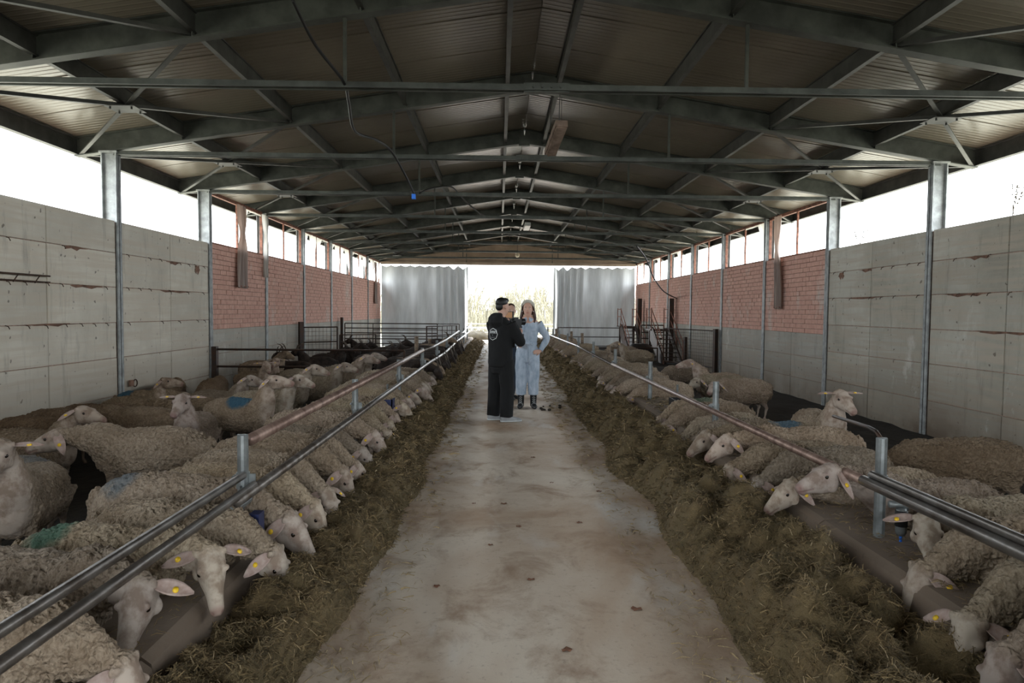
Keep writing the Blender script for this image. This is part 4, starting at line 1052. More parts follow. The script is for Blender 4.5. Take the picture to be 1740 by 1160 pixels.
for k in 'LR':
    an = Vector(J['leg' + k][2]); fd = Vector(J['foot' + k]).normalized(); sd = fd.cross(VZ); b_ = Vector((an.x, an.y, 0))
    mb = MB(); mb.loft([(b_ - fd * .085 + VZ * .055, sd, VZ, .02, .03, .04), (b_ - fd * .07 + VZ * .055, sd, VZ, .040, .055, .05), (b_ + VZ * .055, sd, VZ, .045, .05, .05), (b_ + fd * .09 + VZ * .045, sd, VZ, .050, .032, .04), (b_ + fd * .17 + VZ * .04, sd, VZ, .048, .020, .034), (b_ + fd * .215 + VZ * .036, sd, VZ, .028, .010, .024)], 16)
    s2 = link('shoe', remesh(mb.mesh('shoe'), .008, 1), 'shoe_grey', root)
    mb = MB(); mb.loft([(b_ - fd * .088 + VZ * .012, sd, VZ, .030, .014, .012), (b_ - fd * .06 + VZ * .012, sd, VZ, .046, .014, .012), (b_ + fd * .10 + VZ * .012, sd, VZ, .055, .014, .012), (b_ + fd * .19 + VZ * .012, sd, VZ, .048, .014, .012), (b_ + fd * .225 + VZ * .014, sd, VZ, .026, .012, .010)], 16); mb.build('sole', 'white_plastic', s2, True)
mb = MB(); mb.ball(P(-.030, 0, .060), .096, .084, .078, 18, 12, rot); mb.ball(P(.030, 0, .098), .060, .066, .038, 12, 8, rot); mb.ball(P(-.072, 0, .0), .042, .070, .060, 12, 8, rot)
link('hair', remesh(mb.mesh('hair'), .009, 1), 'hair_black', root)
MB().box(-.03, .07, 0, .01, 0, .01)
# print on the back of the sweatshirt: octagonal ring, lettering, small mark and line of small type
from mathutils.bvhtree import BVHTree
def drape(obj, pts, faces, origin, depth, off):
    """project outline points (y, z in the person's frame) onto the garment's back"""
    bv = BVHTree.FromPolygons([v.co.copy() for v in obj.data.vertices], [tuple(p.vertices) for p in obj.data.polygons]); out = []
    for y, z in pts:
        h = bv.ray_cast(Vector((-1, y, z)), Vector((1, 0, 0)))
        out.append((h[0].x - off if h[0] else -.17, y, z))
    return MB().add(out, faces)
oy, oz, rad = .01, 1.265, .088; ring = []; fcs = []; NS = 32
def oct_r(a): k = (a % (PI / 4)) - PI / 8; return rad * math.cos(PI / 8) / math.cos(k)
for i in range(NS):
    a = 2 * PI * i / NS; q = oct_r(a); ring += [(oy + q * math.cos(a), oz + q * math.sin(a)), (oy + (q - .008) * math.cos(a), oz + (q - .008) * math.sin(a))]
for i in range(NS): j = (i + 1) % NS; fcs.append((2 * i, 2 * j, 2 * j + 1, 2 * i + 1))
drape(hood, ring, fcs, None, 0, .004).build('print_ring', 'white_print', root)
def letters(obj, text, cy, cz, h, w_, gap, name):
    F = {'T': [(0, 1, 1, .78), (.36, .8, .64, 0)], 'H': [(0, 1, .28, 0), (.72, 1, 1, 0), (.2, .62, .8, .38)], 'Y': [(0, 1, .3, .5), (.7, 1, 1, .5), (.2, .62, .8, .4), (.36, .5, .64, 0)],
         'N': [(0, 1, .26, 0), (.74, 1, 1, 0), (.24, .85, .5, .5), (.5, .55, .76, .15)], '-': [(0, .6, 1, .4)], 'i': [(.3, 1, .7, 0)]}
    pts = []; fs = []; x = len(text) * (w_ + gap) / 2
    for ch in text:
        for a, b_, c, d in F[ch]:
            # seen from behind, text runs from +Y to -Y
            q = [(cy + x - a * w_, cz + (b_ - .5) * h), (cy + x - c * w_, cz + (b_ - .5) * h), (cy + x - c * w_, cz + (d - .5) * h), (cy + x - a * w_, cz + (d - .5) * h)]
            o = len(pts); pts += q; fs.append((o, o + 1, o + 2, o + 3))
        x -= w_ + gap
    drape(obj, pts, fs, None, 0, .005).build(name, 'white_print', root)
letters(hood, 'THYNT', oy, oz + .030, .040, .026, .005, 'print_lettering')
letters(hood, 'i', oy, oz - .012, .014, .012, 0, 'print_mark')
letters(hood, 'iiiiiiiiii', oy, oz - .045, .008, .006, .003, 'print_small_type')

# --- camera rig held in front of him: a thing of its own
cr = empty('video_camera', (.235, 10.22, 1.17), R(45)); tag(cr, 'black hand-held video camera rig with small monitor between the man and woman', 'camera')
MB().box(-.06, .10, -.045, .045, .20, .31).box(-.04, .05, -.03, .03, .31, .335).build('camera_body', 'camera_black', cr)
MB().tube([(.10, 0, .265), (.12, 0, .265), (.125, 0, .265), (.18, 0, .265), (.19, 0, .265)], [.042, .042, .048, .048, .052], 18).build('lens', 'camera_black', cr, True)
MB().box(-.09, .12, -.04, .04, .175, .20).build('base_plate', 'camera_black', cr)
MB().tube([(0, 0, .17), (0, 0, .10), (-.02, 0, .0), (-.03, 0, -.12)], [.022, .026, .022, .024], 12).build('handle', 'camera_black', cr, True)
MB().tube([(.0, 0, .14), (.06, .12, .12), (.06, .16, .22), (.03, .09, .30)], .016, 10).build('gimbal_arm', 'camera_black', cr, True)
MB().tube([(.02, -.07, .02), (.02, -.10, .02)], .02, 10).build('clamp', 'camera_black', cr)
MB().box(.0, .03, -.16, -.11, -.03, .09).build('remote_grip', 'camera_black', cr)
mn = MB().bar((-.13, .09, .37), (-.13, -.09, .37), .022, .105, (0, 0, 1)).build('monitor', 'camera_black', cr)
MB().bar((-.1425, .078, .37), (-.1425, -.078, .37), .003, .085, (0, 0, 1)).build('monitor_screen', 'screen_glow', mn)
MB().tube([(-.12, 0, .33), (-.09, 0, .27), (-.03, 0, .20)], .010, 8).build('monitor_arm', 'camera_black', cr, True)

# --- woman in pale denim
J = dict(head=(.03, 0, 1.585), look=(1, -.08, .02), hair='hair_brown', fem=1,
         armL=((0, .165, 1.37), (-.05, .315, 1.12), (.07, .20, .925)), armR=((0, -.165, 1.37), (-.02, -.24, 1.10), (.12, -.15, 1.02)),
         handL=((.55, -.7, -.15), (-.8, -.2, -.2), .7), handR=((.8, .3, .2), (0, 1, 0), .9),
         legL=((0, .085, .88), (.01, .095, .48), (-.01, .10, .09)), legR=((0, -.085, .88), (.01, -.095, .48), (-.01, -.10, .09)), footL=(1, .12, 0), footR=(1, -.12, 0))
root, P, f, r, u, rot = person('woman in pale denim boiler suit and knitted headband, smiling, one hand on her hip', (.47, 11.2, 0), -92, J)
root.scale = (1.03, 1.03, 1.03)
mb = MB()
stv(mb, [(0, 0, .74, .165, .11, .12), (0, 0, .84, .195, .125, .14), (0, 0, .93, .18, .12, .13), (0, 0, 1.01, .142, .105, .105), (0, 0, 1.035, .135, .10, .10), (0, 0, 1.07, .150, .11, .11), (0, 0, 1.20, .165, .13, .11), (.005, 0, 1.30, .178, .125, .11), (0, 0, 1.385, .165, .09, .09), (-.005, 0, 1.43, .09, .05, .07)])
for q, k in ((1, 'L'), (-1, 'R')):
    sh, el, wr = J['arm' + k]; sh = (sh[0], sh[1] * .99, sh[2] - .003); limb(mb, bend(sh, el, wr), [.068, .064, .058, .056, .056, .050, .040])
    hp, kn, an = J['leg' + k]; limb(mb, bend(hp, kn, Vector(an) + Vector((0, 0, .13))), [.105, .108, .098, .094, .092, .086, .080], 14)
suit = garment('boiler_suit', 'pale_denim', root, mb, .0105, .006)
mb = MB(); n_ = 24; vs = []
for z, k in ((1.018, 1), (1.055, 1)):
    for i in range(n_): a = 2 * PI * i / n_; vs.append((.122 * math.cos(a) * k, .153 * math.sin(a) * k, z))
mb.add(vs, [(i, (i + 1) % n_, n_ + (i + 1) % n_, n_ + i) for i in range(n_)]); mb.tube([(.125, .01, 1.035), (.135, .02, .95), (.13, .022, .86), (.128, .026, .70)], .010, 6); mb.tube([(.125, -.005, 1.035), (.137, .0, .95), (.133, .004, .86), (.13, .006, .76)], .010, 6)
mb.ball((.13, .005, 1.036), .02, .03, .018, 10, 6); mb.ball((.128, .045, 1.045), .012, .035, .015, 8, 6); mb.ball((.128, -.035, 1.045), .012, .035, .015, 8, 6)
mb.build('belt', 'pale_denim', root, True)
for q in (-1, 1):
    MB().bar((.128, q * .085 - .042, 1.255), (.128, q * .085 + .042, 1.255), .014, .030, (0, 0, 1)).build('pocket_flap', 'pale_denim', root)
    mb = MB(); mb.loft([((.055, q * .030, 1.455), VY, VX, .012, .01, .01), ((.09, q * .052, 1.425), VY, VX, .040, .01, .01), ((.108, q * .040, 1.385), VY, VX, .018, .008, .008)], 10); mb.build('collar', 'pale_denim', root, True)
    MB().ball(P(.0, q * .088, -.035), .008, .008, .008, 8, 6).build('earring', 'pearl', root, True)
MB().tube([(.118, .0, 1.36), (.128, .0, 1.25), (.118, 0, 1.09)], .004, 6).build('front_seam', 'pale_denim', root)
mb = MB(); mb.ball(P(-.032, 0, .045), .094, .086, .086, 18, 12, rot)
for q in (-1, 1):
    mb.tube([P(.02, q * .050, .105), P(.015, q * .082, .04), P(-.02, q * .092, -.03), P(-.03, q * .100, -.09), P(-.02, q * .108, -.15), P(.03, q * .10, -.22 if q < 0 else -.17)], [.026, .018, .022, .030, .030, .016], 10)
mb.tube([P(-.08, 0, .02), P(-.08, 0, -.06), P(-.07, .0, -.17)], [.07, .075, .05], 12)
link('hair', remesh(mb.mesh('hair'), .009, 1), 'hair_brown', root)
mb = MB(); mb.tube([P(-.01 + .0, -.094, .0), P(.02, -.088, .065), P(.045, -.05, .112), P(.052, 0, .125), P(.045, .05, .112), P(.02, .088, .065), P(-.01, .094, .0)], [.012, .022, .026, .027, .026, .022, .012], 10)
mb.build('headband', 'headband_knit', root, True)
for k in 'LR':
    an = Vector(J['leg' + k][2]); fd = Vector(J['foot' + k]).normalized(); sd = fd.cross(VZ); b_ = Vector((an.x, an.y, 0))
    mb = MB(); mb.loft([(b_ - fd * .07 + VZ * .05, sd, VZ, .025, .04, .045), (b_ - fd * .05 + VZ * .05, sd, VZ, .042, .05, .048), (b_ + fd * .03 + VZ * .05, sd, VZ, .045, .05, .048), (b_ + fd * .12 + VZ * .045, sd, VZ, .048, .03, .043), (b_ + fd * .18 + VZ * .04, sd, VZ, .030, .016, .036)], 14)
    mb.tube([b_ + VZ * .03, b_ + VZ * .12, b_ + VZ * .24], [.05, .052, .056], 14)
    bt = link('boot', remesh(mb.mesh('boot'), .008, 1), 'boot_black', root)
    mb = MB()
    for q in range(4): z = .085 + q * .03; mb.tube([b_ + fd * (.060 - q * .004) - sd * .022 + VZ * z, b_ + fd * (.072 - q * .005) + VZ * (z + .012), b_ + fd * (.060 - q * .004) + sd * .022 + VZ * z], .0035, 5)
    mb.build('laces', 'lace_white', bt)

# --- third person, mostly hidden behind the cameraman
J = dict(head=(.03, 0, 1.60), look=(.6, -.8, -.1), hair='hair_brown',
         armL=((0, .17, 1.38), (.02, .24, 1.12), (.16, .18, .95)), armR=((0, -.17, 1.38), (.05, -.24, 1.12), (.24, -.12, 1.10)),
         handL=((.8, 0, -.4), (0, -1, 0), .7), handR=((.8, .3, .2), (0, 1, 0), .9),
         legL=((0, .09, .88), (.01, .10, .48), (-.01, .10, .09)), legR=((0, -.09, .88), (.01, -.10, .48), (-.01, -.10, .09)), footL=(1, .1, 0), footR=(1, -.1, 0))
root, P, f, r, u, rot = person('third person in navy trousers, almost hidden behind the man in black', (.185, 12.3, 0), -30, J)
mb = MB(); stv(mb, [(0, 0, .82, .17, .12, .13), (0, 0, .96, .165, .12, .13), (0, 0, 1.14, .165, .12, .12), (0, 0, 1.30, .18, .12, .12), (0, 0, 1.40, .17, .09, .10), (0, 0, 1.46, .09, .06, .07)])
for k in 'LR': sh, el, wr = J['arm' + k]; limb(mb, bend(sh, el, wr), [.075, .068, .060, .058, .056, .050, .040])
garment('jacket', 'navy_cloth', root, mb, .013, .006)
mb = MB(); stv(mb, [(0, 0, .70, .15, .11, .11), (0, 0, .80, .165, .12, .13), (0, 0, .92, .15, .10, .11)])
for k in 'LR': hp, kn, an = J['leg' + k]; limb(mb, bend(hp, kn, Vector(an)), [.105, .102, .092, .09, .088, .08, .075], 12)
garment('trousers', 'navy_cloth', root, mb, .013, .006)
for k in 'LR':
    an = Vector(J['leg' + k][2]); b_ = Vector((an.x, an.y, 0)); mb = MB(); mb.loft([(b_ - VX * .07 + VZ * .045, VY, VZ, .035, .04, .042), (b_ + VX * .05 + VZ * .045, VY, VZ, .045, .04, .042), (b_ + VX * .18 + VZ * .035, VY, VZ, .032, .016, .032)], 12); mb.build('boot', 'boot_black', root, True)
mb = MB(); mb.ball(P(-.032, 0, .050), .094, .084, .084, 16, 10, rot); mb.ball(P(-.06, 0, -.02), .05, .075, .07, 12, 8, rot); mb.build('hair', 'hair_brown', root, True)
# ------------------------------------------------------------------ pen gates, far fences
def frame_panel(root, x0, x1, z0, z1, rails=(), bars=0, r=.02, mesh=0, m='dark_steel'):
    for x in (x0, x1): MB().tube([(x, 0, z0), (x, 0, z1)], r, 6).build('upright', m, root)
    for z in [z0, z1] + list(rails): MB().tube([(x0, 0, z), (x1, 0, z)], r * .9, 6).build('rail', m, root)
    if bars:
        for i in range(1, bars): x = x0 + (x1 - x0) * i / bars; MB().tube([(x, 0, z0), (x, 0, z1)], r * .5, 5).build('bar', m, root)
    if mesh:
        mb = MB(); nx = int((x1 - x0) / mesh); nz = int((z1 - z0) / mesh)
        for i in range(1, nx): x = x0 + (x1 - x0) * i / nx; mb.tube([(x, 0, z0), (x, 0, z1)], .004, 4, False)
        for i in range(1, nz): z = z0 + (z1 - z0) * i / nz; mb.tube([(x0, 0, z), (x1, 0, z)], .004, 4, False)
        mb.build('wire_mesh', m, root)
def fence_thing(name, label, cat, p, q, z0, z1, **k):
    p, q = Vector(p), Vector(q); d = q - p; root = empty(name, (p.x, p.y, 0), math.atan2(d.y, d.x)); tag(root, label, cat); frame_panel(root, 0, d.length, z0, z1, **k); return root
fence_thing('pen_divider', 'low dark two-rail pen divider behind the loose sheep on the left', 'fence', (XL + .1, 14.45, 0), (-2.0, 14.45, 0), .38, .74, r=.028)
MB().box(XL + .06, XL + .16, 14.38, 14.5, -.35, .80).build('gate_post', 'dark_steel', bpy.data.objects['pen_divider']).matrix_parent_inverse = bpy.data.objects['pen_divider'].matrix_world.inverted() if False else Matrix.Translation((-(XL + .1), -14.45, 0))
g = fence_thing('mesh_gate', 'tall dark mesh gate standing by the left brick wall', 'gate', (-5.95, 20.6, 0), (-5.05, 21.4, 0), .0, 1.05, mesh=.12, r=.025, rails=(.6,))
MB().box(-.06, .06, -.06, .06, -.35, 1.22).build('post', 'dark_steel', g)
fence_thing('mesh_fence', 'dark mesh fence across the left pen beyond the tall gate', 'fence', (-5.0, 21.5, 0), (-4.0, 22.2, 0), -.3, .80, mesh=.11, rails=(.3,))
g = fence_thing('bar_gate', 'wide dark steel gate with level bars across the far left pen', 'gate', (-5.85, 26.0, 0), (-2.35, 26.0, 0), .1, 1.08, rails=(.32, .5, .72, .9), r=.024)
MB().box(-.16, -.06, -.05, .05, -.35, 1.30).build('post', 'dark_steel', g)
g = fence_thing('sorting_gate', 'dark framed gate beside the wide bar gate, near the left rail', 'gate', (-2.65, 25.0, 0), (-1.72, 27.5, 0), .3, 1.0, rails=(.65,), bars=6, r=.028)
fence_thing('far_left_rail', 'dark horizontal bars in front of the left curtain', 'fence', (XL + .1, 32.5, 0), (-1.9, 32.5, 0), .0, .95, rails=(.35, .65), r=.02)
fence_thing('far_right_rail', 'dark horizontal bars in front of the right curtain', 'fence', (2.9, 33.6, 0), (6.6, 33.6, 0), -.1, .80, rails=(.35,), r=.025)
g = fence_thing('wire_gate', 'black wire mesh gate standing open along the right wall', 'gate', (5.95, 24.6, 0), (6.88, 21.6, 0), -.15, 1.02, mesh=.10, r=.022)
MB().box(3.10, 3.22, -.06, .06, -.35, 1.08).build('post', 'dark_steel', g)
MB().box(1.15, 1.25, .10, .2, -.35, .75).build('stake', 'dark_steel', g)
g = fence_thing('pipe_gate', 'dark bent pipe frame with level bars behind the nearer stair', 'gate', (5.95, 28.5, 0), (6.9, 28.5, 0), -.3, 1.05, rails=(.2, .5, .75), r=.03)
fence_thing('low_barrier', 'low dark barrier behind the right row before the stairs', 'fence', (3.2, 23.6, 0), (5.5, 23.6, 0), -.1, .35, r=.03)
def stair(label, x, y, top_z, L, name='stair'):
    """steel stair rising away from the camera to a small railed landing"""
    root = empty('steel_stair', (x, y, -.33)); tag(root, label, 'stair', 'steel stairs on the right')
    H = top_z + .33
    for a in (-.32, .32): MB().bar((a, 0, 0), (a, L, H), .05, .22).build('stringer', 'dark_steel', root)
    n_ = 8
    for i in range(n_): t = (i + .6) / n_; MB().box(-.32, .32, t * L - .12, t * L + .12, t * H - .012, t * H + .012).build('tread', 'dark_steel', root)
    MB().box(-.40, .40, L, L + .9, H - .05, H).build('landing', 'dark_steel', root)
    for a in (-.36, .36):
        for h in (.45, .8): MB().tube([(a, .1, h + .05), (a, L, H + h), (a, L + .9, H + h)], .020, 6).build('handrail', 'rust_frame', root)
        for yy, z in ((.1, 0), (L * .5, H * .5), (L, H), (L + .9, H)): MB().tube([(a, yy, z), (a, yy, z + .85)], .020, 6).build('baluster', 'rust_frame', root)
    MB().bar((-.34, L * .15, .05), (-.34, L + .4, H - .1), .02, .5).build('side_plate', 'dark_steel', root)
    MB().box(-.38, -.3, L + .3, L + .38, 0, H).box(.3, .38, L + .3, L + .38, 0, H).build('support', 'dark_steel', root)
stair('nearer dark steel stair with red-brown handrails by the right brick wall', 6.42, 24.9, .92, 2.2)
stair('farther dark steel stair with red-brown handrails near the right curtain', 6.15, 30.2, .92, 2.2)
for i, (x, y, z1) in enumerate(((6.82, 27.0, 2.15), (6.80, 33.0, 2.25))):
    o = MB().box(-.09, .09, -.09, .09, -.35 , z1).build('feed_column', 'dark_steel'); o.location = (x, y, 0)
    tag(o, ('square black column rising behind the nearer steel stair, cable on top' if i == 0 else 'square black column by the right curtain behind the farther stair'), 'column', 'black columns by the stairs')
# dark machine tub between the stairs
o = MB().loft([((0, 0, -.33), VX, VY, .42, .4, .4), ((0, 0, -.05), VX, VY, .55, .5, .5), ((0, 0, .22), VX, VY, .50, .45, .45), ((0, 0, .40), VX, VY, .30, .25, .25)], 20).build('feed_tub', 'black_rubber', None, True); o.location = (5.35, 25.8, 0)
tag(o, 'round black tub on the floor between the two steel stairs', 'tub')

# ------------------------------------------------------------------ hanging torn netting, cables, lamps
def hanging(label, x, y, z1, z0, w0, w1, mat_, cat='netting'):
    root = empty('torn_netting', (x, y, z0)); tag(root, label, cat, 'torn netting hanging on the brick walls')
    mb = MB(); nx, nz = 14, 18; vs = []; fs = []; H = z1 - z0
    for i in range(nx + 1):
        t = i / nx - .5
        for j in range(nz + 1):
            v = j / nz; ww = w0 + (w1 - w0) * v ** 1.3; pinch = 1 - .75 * math.exp(-((v - .35) / .12) ** 2) * (.8)
            vs.append((.045 * math.sin(t * 16 + v * 2) * (.5 + v * .6) + .03 * v, t * ww * pinch + .05 * math.sin(v * 5), H * (1 - v) - .05 * abs(math.sin(t * 5)) * (j == nz)))
    for i in range(nx):
        for j in range(nz): a = i * (nz + 1) + j; fs.append((a, a + nz + 1, a + nz + 2, a + 1))
    mb.add(vs, fs).build('cloth', mat_, root, True)
    MB().tube([(.03, -w1 / 2, 0), (.03, w1 / 2, 0)], .018, 6).build('hem_bar', 'rust_frame', root)
    return root
hanging('brown torn netting bundle hanging from the first left window frame', XL + .05, 16.15, 4.0, 2.12, .45, .62, 'torn_netting')
hanging('pale torn plastic strip hanging at the second left wall post', XL + .05, 17.75, 4.0, 2.45, .35, .18, 'plastic_film')
hanging('small brown netting rag hanging on the left wall near the curtain', XL + .05, 33.4, 3.9, 1.95, .4, .5, 'torn_netting')
hanging('long beige cloth hanging over the right brick wall from the first window', XR - .12, 16.9, 4.0, 1.75, .55, .35, 'torn_netting')
def cable(label, pts, r=.012, sub=12):
    P_ = [Vector(p) for p in pts]; out = []
    for i in range(len(P_) - 1):
        p0, p1, p2, p3 = P_[max(0, i - 1)], P_[i], P_[i + 1], P_[min(len(P_) - 1, i + 2)]
        for k in range(sub):
            t = k / sub; out.append(.5 * ((2 * p1) + (p2 - p0) * t + (2 * p0 - 5 * p1 + 4 * p2 - p3) * t * t + (3 * p1 - p0 - 3 * p2 + p3) * t ** 3))
    out.append(P_[-1]); o = MB().tube(out, r, 6).build('hanging_cable', 'black_rubber', None, True); tag(o, label, 'cable', 'black cables under the roof'); return o
def at(px, py, D):
    c = Matrix.Rotation(R(.5), 2); v = cam.matrix_world.to_3x3() @ Vector(((px - 870) / 1160, (580 - py) / 1160, -1)); v *= D / v.y; return Vector((0, 0, 1.6)) + v
cable('long black cable drooping from the roof at the upper left down to a blue plug', [at(497, 0, 6.5), at(535, 75, 7.0), at(583, 138, 7.5), at(592, 170, 8), at(603, 222, 9), at(640, 238, 9.6), at(665, 257, 10.2), at(690, 300, 10.8), at(703, 328, 11)], .018)
o = MB().box(-.03, .03, -.03, .03, -.05, .03).build('cable_plug', 'bright_blue'); o.location = at(703, 333, 11.0); tag(o, 'small blue plug at the end of the hanging cable', 'plug')
cable('black cable arching between two tie bars near the roof centre', [at(712, 328, 14.4), at(735, 319, 14.8), at(765, 317, 15.2), at(780, 330, 16), at(800, 350, 17.2), at(828, 368, 18.6), at(870, 366, 19.5)], .018)
cable('black cable sagging from the right roof down to the square column', [at(1082, 418, 20), at(1098, 440, 21.5), at(1110, 470, 23), at(1128, 495, 25.2), at(1150, 507, 27)], .022)
cable('thin black wire dropping to the hanging lamp', [at(946, 70, 10.2), at(953, 110, 10.4), at(951, 170, 10.9), at(950, 215, 11.1)], .006)
root = empty('hanging_lamp', at(946, 242, 11.6)); tag(root, 'long closed strip lamp hanging unlit below the ridge', 'lamp')
mb = MB(); mb.bar((.03, -.55, .17), (-.07, .55, -.05), .20, .10).build('housing', 'lamp_housing', root)
mb = MB(); mb.bar((.03, -.53, .11), (-.07, .53, -.11), .16, .03).build('diffuser', 'lamp_housing', root)
for t in (-.5, .5): MB().tube([(-.02 - t * .1, t, .05 - t * .2), (-.02 - t * .1, t, .75)], .004, 5).build('suspension_wire', 'black_rubber', root)
root = empty('far_strip_lamp', at(896, 386, 24.5)); tag(root, 'small pale strip lamp hanging far down the ridge', 'lamp'); MB().bar((0, -.5, .05), (-.03, .5, 0), .20, .12).build('housing', 'white_plastic', root)
MB().tube([(0, 0, .05), (0, 0, 1.0)], .008, 5).build('suspension_wire', 'black_rubber', root)
root = empty('bulb_lamp', at(879, 433, YE - .6)); tag(root, 'round glass bulb lamp hanging before the far gable', 'lamp'); MB().ball((0, 0, 0), .12, .12, .13, 14, 10).build('bulb', 'bulb_glass', root, True)
MB().tube([(0, 0, .10), (0, 0, .22)], .07, 10).build('socket', 'galvanised', root); MB().tube([(0, 0, .2), (0, 0, .9)], .01, 5).build('cord', 'black_rubber', root)
# small wire ledge on the left wall, tether ring, weeds on the right wall top
root = empty('wire_shelf', (XL + .03, 8.35, 1.95)); tag(root, 'small rusty bent wire shelf bolted to the left concrete wall', 'shelf')
MB().tube([(0, 0, .06), (.02, 0, .06), (.02, .95, .06), (0, .95, .06)], .012, 5).tube([(0, 0, -.02), (.02, 0, -.02), (.02, .95, -.02)], .008, 5).tube([(.02, .0, .06), (.02, 0, -.02)], .008, 5).tube([(.02, .35, .06), (.02, .25, -.04)], .008, 5).tube([(.02, .75, .06), (.02, .65, -.04)], .008, 5).build('wire_frame', 'rust_stub', root)
root = empty('tether_ring', (XL + .03, 11.4, .35)); tag(root, 'small rusty ring bolted low on the left concrete wall', 'ring')
MB().tube([(.02 + .0, .06 * math.cos(a), .06 * math.sin(a)) for a in [i * PI / 8 for i in range(17)]], .010, 6).build('ring', 'rust_stub', root); MB().box(0, .03, -.16, -.06, -.04, .06).build('plate', 'rust_stain', root)
for i, (y, h) in enumerate(((9.4, .42), (13.4, .3))):
    root = empty('dry_weed', (XR + .1, y, ZW)); tag(root, 'dry leggy weed growing on top of the right wall, %s one' % ('nearer' if i == 0 else 'farther'), 'weed', 'dry weeds on the right wall')
    mb = MB()
    for q in range(6):
        a = random.uniform(-.12, .12); b_ = random.uniform(-.15, .15); mb.tube([(0, 0, 0), (a * .4, b_ * .5, h * .5), (a, b_, h * random.uniform(.7, 1))], .004, 4)
        for w_ in range(5): t = random.uniform(.4, 1); mb.ball((a * t, b_ * t, h * t), .012, .014, .010, 5, 4)
    mb.build('stems', 'dry_weed', root)

# ------------------------------------------------------------------ goats and far sheep in the left pen
def goat_proto(key, tone_m, poll, hdir, horns=1):
    me, fr = sheep_mesh(poll, hdir, voxel=.016, fat=.82, wl=.003); me.materials.clear(); me.materials.append(MATS[tone_m]); poll, hd, r, u = fr; parts = [('body', me, None)]
    for s_ in (-1, 1):
        mb, c, nrm, d = ear_mesh(fr, s_, .5, .2); e = mb.mesh('ear', True); e.materials.append(MATS[tone_m]); parts.append(('ear', e, None))
        if horns:
            p = poll + r * s_ * .03 + u * .05; up = Vector((0, 0, 1))
            mb = MB().tube([p, p + up * .06 - hd * .03 + r * s_ * .01, p + up * .10 - hd * .09 + r * s_ * .02, p + up * .09 - hd * .17 + r * s_ * .04], [.018, .015, .010, .004], 8); h = mb.mesh('horn', True); h.materials.append(MATS['horn']); parts.append(('horn', h, None))
    PROTO[key] = parts
goat_proto('goat_up', 'goat_tan', (.46, 0, .86), (.85, -.3, -.35)); goat_proto('goat_dark_up', 'goat_dark', (.46, 0, .84), (.85, -.3, -.4)); goat_proto('goat_dark_feed', 'goat_dark', (.70, 0, .46), (.45, 0, -.85)); goat_proto('goat_tan_feed', 'goat_tan', (.70, 0, .48), (.5, 0, -.85))
def goat(key, x, y, yaw, label, sc=1.0, group='goats in the far left pen'):
    return sheep(key, (x, y, floor_z(x)), R(yaw), label, group, sc, (1, 1, 1), None, False, False, False, 'goat')
goat('goat_up', -5.35, 15.6, -5, 'tan goat with swept-back horns behind the low dark divider', 1.05)
goat('goat_dark_up', -4.75, 15.9, 160, 'black goat with jagged horns beside the tan horned one', .95)
gy = [(14.0, 'goat_dark_feed'), (14.6, 'goat_tan_feed')] + [(15.3 + k * .60, 'goat_dark_feed') for k in range(15) if k != 8]
for i, (yy, k) in enumerate(gy): goat(k, -2.0 + random.uniform(-.08, .08), yy, random.uniform(-8, 8), 'dark horned goat feeding through the far left rail, %s of the line' % ordinal(i), random.uniform(.92, 1.02), 'goats feeding along the far left rail')
NTH = ['first', 'second', 'third', 'fourth', 'fifth']
for i in range(10):
    x = -3.15 - (i % 2) * 1.35 + random.uniform(-.08, .08); yy = 16.9 + (i // 2) * 1.45 + random.uniform(-.2, .2)
    goat(random.choice(['goat_dark_up', 'goat_dark_feed', 'goat_dark_up']), x, yy, random.choice([0, 12, 172, 188]), 'dark goat in the %s row behind the divider, %s side' % (NTH[i // 2], 'aisle' if i % 2 == 0 else 'wall'), random.uniform(.9, 1.0))
goat('goat_up', -1.95, 20.1, 10, 'goat with a pale brown head raised above the left rail', .98)

# ------------------------------------------------------------------ outside the far opening
def tree_mesh(seed, h=9, spread=.5, depth=5):
    rg = random.Random(seed); mb = MB()
    def br(p, d, L, r, lv):
        q = p + d * L; m_ = (p + q) / 2 + Vector((rg.uniform(-1, 1), rg.uniform(-1, 1), 0)) * L * .06
        mb.tube([p, m_, q], [r, r * .85, r * .68], 5 if lv < 2 else 3, False)
        if lv >= depth: return
        for i in range(3 if lv < 2 else rg.choice([2, 3])):
            nd = (d + Vector((rg.uniform(-1, 1), rg.uniform(-1, 1), rg.uniform(-.25, .75))) * spread).normalized(); br(p.lerp(q, rg.uniform(.6, 1)), nd, L * rg.uniform(.62, .82), r * .6, lv + 1)
    br(Vector((0, 0, 0)), Vector((0, 0, 1)), h * .25, h * .017, 0)
    me = mb.mesh('branches'); me.materials.append(MATS['bark']); return me
TM = [tree_mesh(s_, 8, .62, 6) for s_ in (3, 8, 21)]
xs = [-14, -11.5, -9, -6.6, -4.2, -2, 0, 2.1, 4.4, 6.8, 9, 11.4, 13.8, 16.5]
for i, x in enumerate(xs):
    for row in (0, 1):
        o = link('bare_tree', TM[(i + row) % 3], None, None, (x * (1 + row * .25) + random.uniform(-.6, .6) + 3, 71 + row * 12 + random.uniform(-3, 3), -.6)); o.rotation_euler = (0, 0, random.uniform(0, 6)); s_ = random.uniform(.82, 1.12) * (.75 if row == 0 else 1.05); o.scale = (s_, s_, s_)
        tag(o, 'bare winter tree in the hazy %s line beyond the far doorway, %s from the left' % (('nearer', 'farther')[row], 'leftmost' if i == 0 else ordinal(i)), 'tree', 'bare trees beyond the doorway')
root = empty('willow_tree', (4.0, 52, -.6)); tag(root, 'yellowish leaning bare tree just right of the woman, beyond the doorway', 'tree'); root.rotation_euler = (0, R(-14), 1)
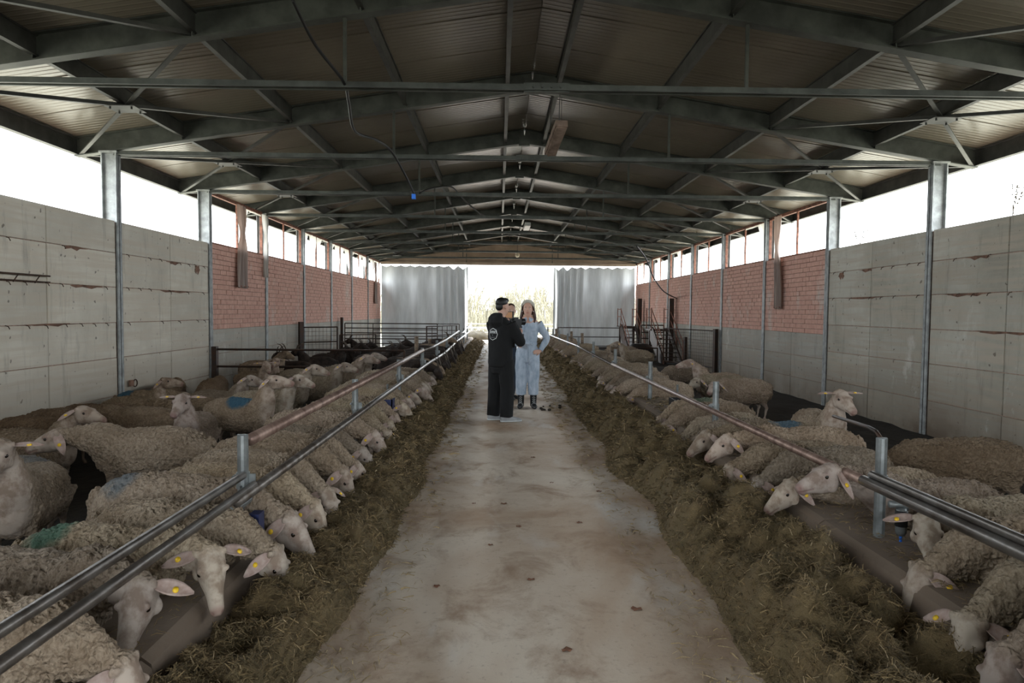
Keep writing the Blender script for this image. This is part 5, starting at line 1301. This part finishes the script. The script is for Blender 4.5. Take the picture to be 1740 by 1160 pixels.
link('branches', tree_mesh(5, 6.5, .5, 6), None, root)
# thicket under the trees
mb = MB(); rg = random.Random(4)
for i in range(5200):
    x = rg.uniform(-22, 28); y = rg.uniform(92, 104); h = rg.uniform(2.0, 6.5) * (1 + .25 * math.sin(x * .5)); a, b_ = rg.uniform(-.6, .6), rg.uniform(-.6, .6)
    mb.tube([(x, y, -.6), (x + a, y + b_, h - .6)], [.045, .012], 3, False)
for i in range(2200):
    x = rg.uniform(-14, 18); y = rg.uniform(62, 66); h = rg.uniform(.5, 2.2); a, b_ = rg.uniform(-.4, .4), rg.uniform(-.4, .4)
    mb.tube([(x, y, -.6), (x + a, y + b_, h - .6)], [.025, .012], 3, False)
o = mb.build('brush_thicket', 'bark'); o['kind'] = 'stuff'; tag(o, 'dry tangled brush along the field edge beyond the doorway', 'brush')
def hurdle(x, y, yaw, L, label, name='field_fence'):
    root = empty(name, (x, y, -.6), R(yaw)); tag(root, label, 'fence', 'pale fences outside the doorway')
    for z in (.35, .65, .95, 1.25): MB().tube([(0, 0, z), (L, 0, z)], .03, 6).build('rail', 'white_hurdle', root)
    n_ = max(2, int(L / 2))
    for i in range(n_ + 1): MB().tube([(L * i / n_, 0, 0), (L * i / n_, 0, 1.35)], .045, 6).build('post', 'white_hurdle', root)
hurdle(-6, 49, 0, 16, 'long pale rail fence across the field beyond the doorway')
root = empty('leaning_hurdle', (-1.6, 41, -.6), R(10)); tag(root, 'pale slatted hurdle lying tilted outside, left of the doorway', 'hurdle')
for q in range(6): MB().bar((q * .28, 0, .1), (q * .28 - .6, .1, 1.25), .07, .03).build('slat', 'white_hurdle', root)
MB().bar((-.6, .08, 1.2), (1.0, .08, 1.2), .05, .05).build('top_rail', 'white_hurdle', root)
o = MB().ball((0, 0, 0), .9, .8, .42, 20, 10).build('hay_pile', 'hay', None, True); o.location = (-1.3, 38.0, .05)
for v in o.data.vertices: v.co += v.co.normalized() * .15 * noise.noise(v.co * 5)
tag(o, 'small tawny hay pile outside at the left foot of the doorway', 'hay')
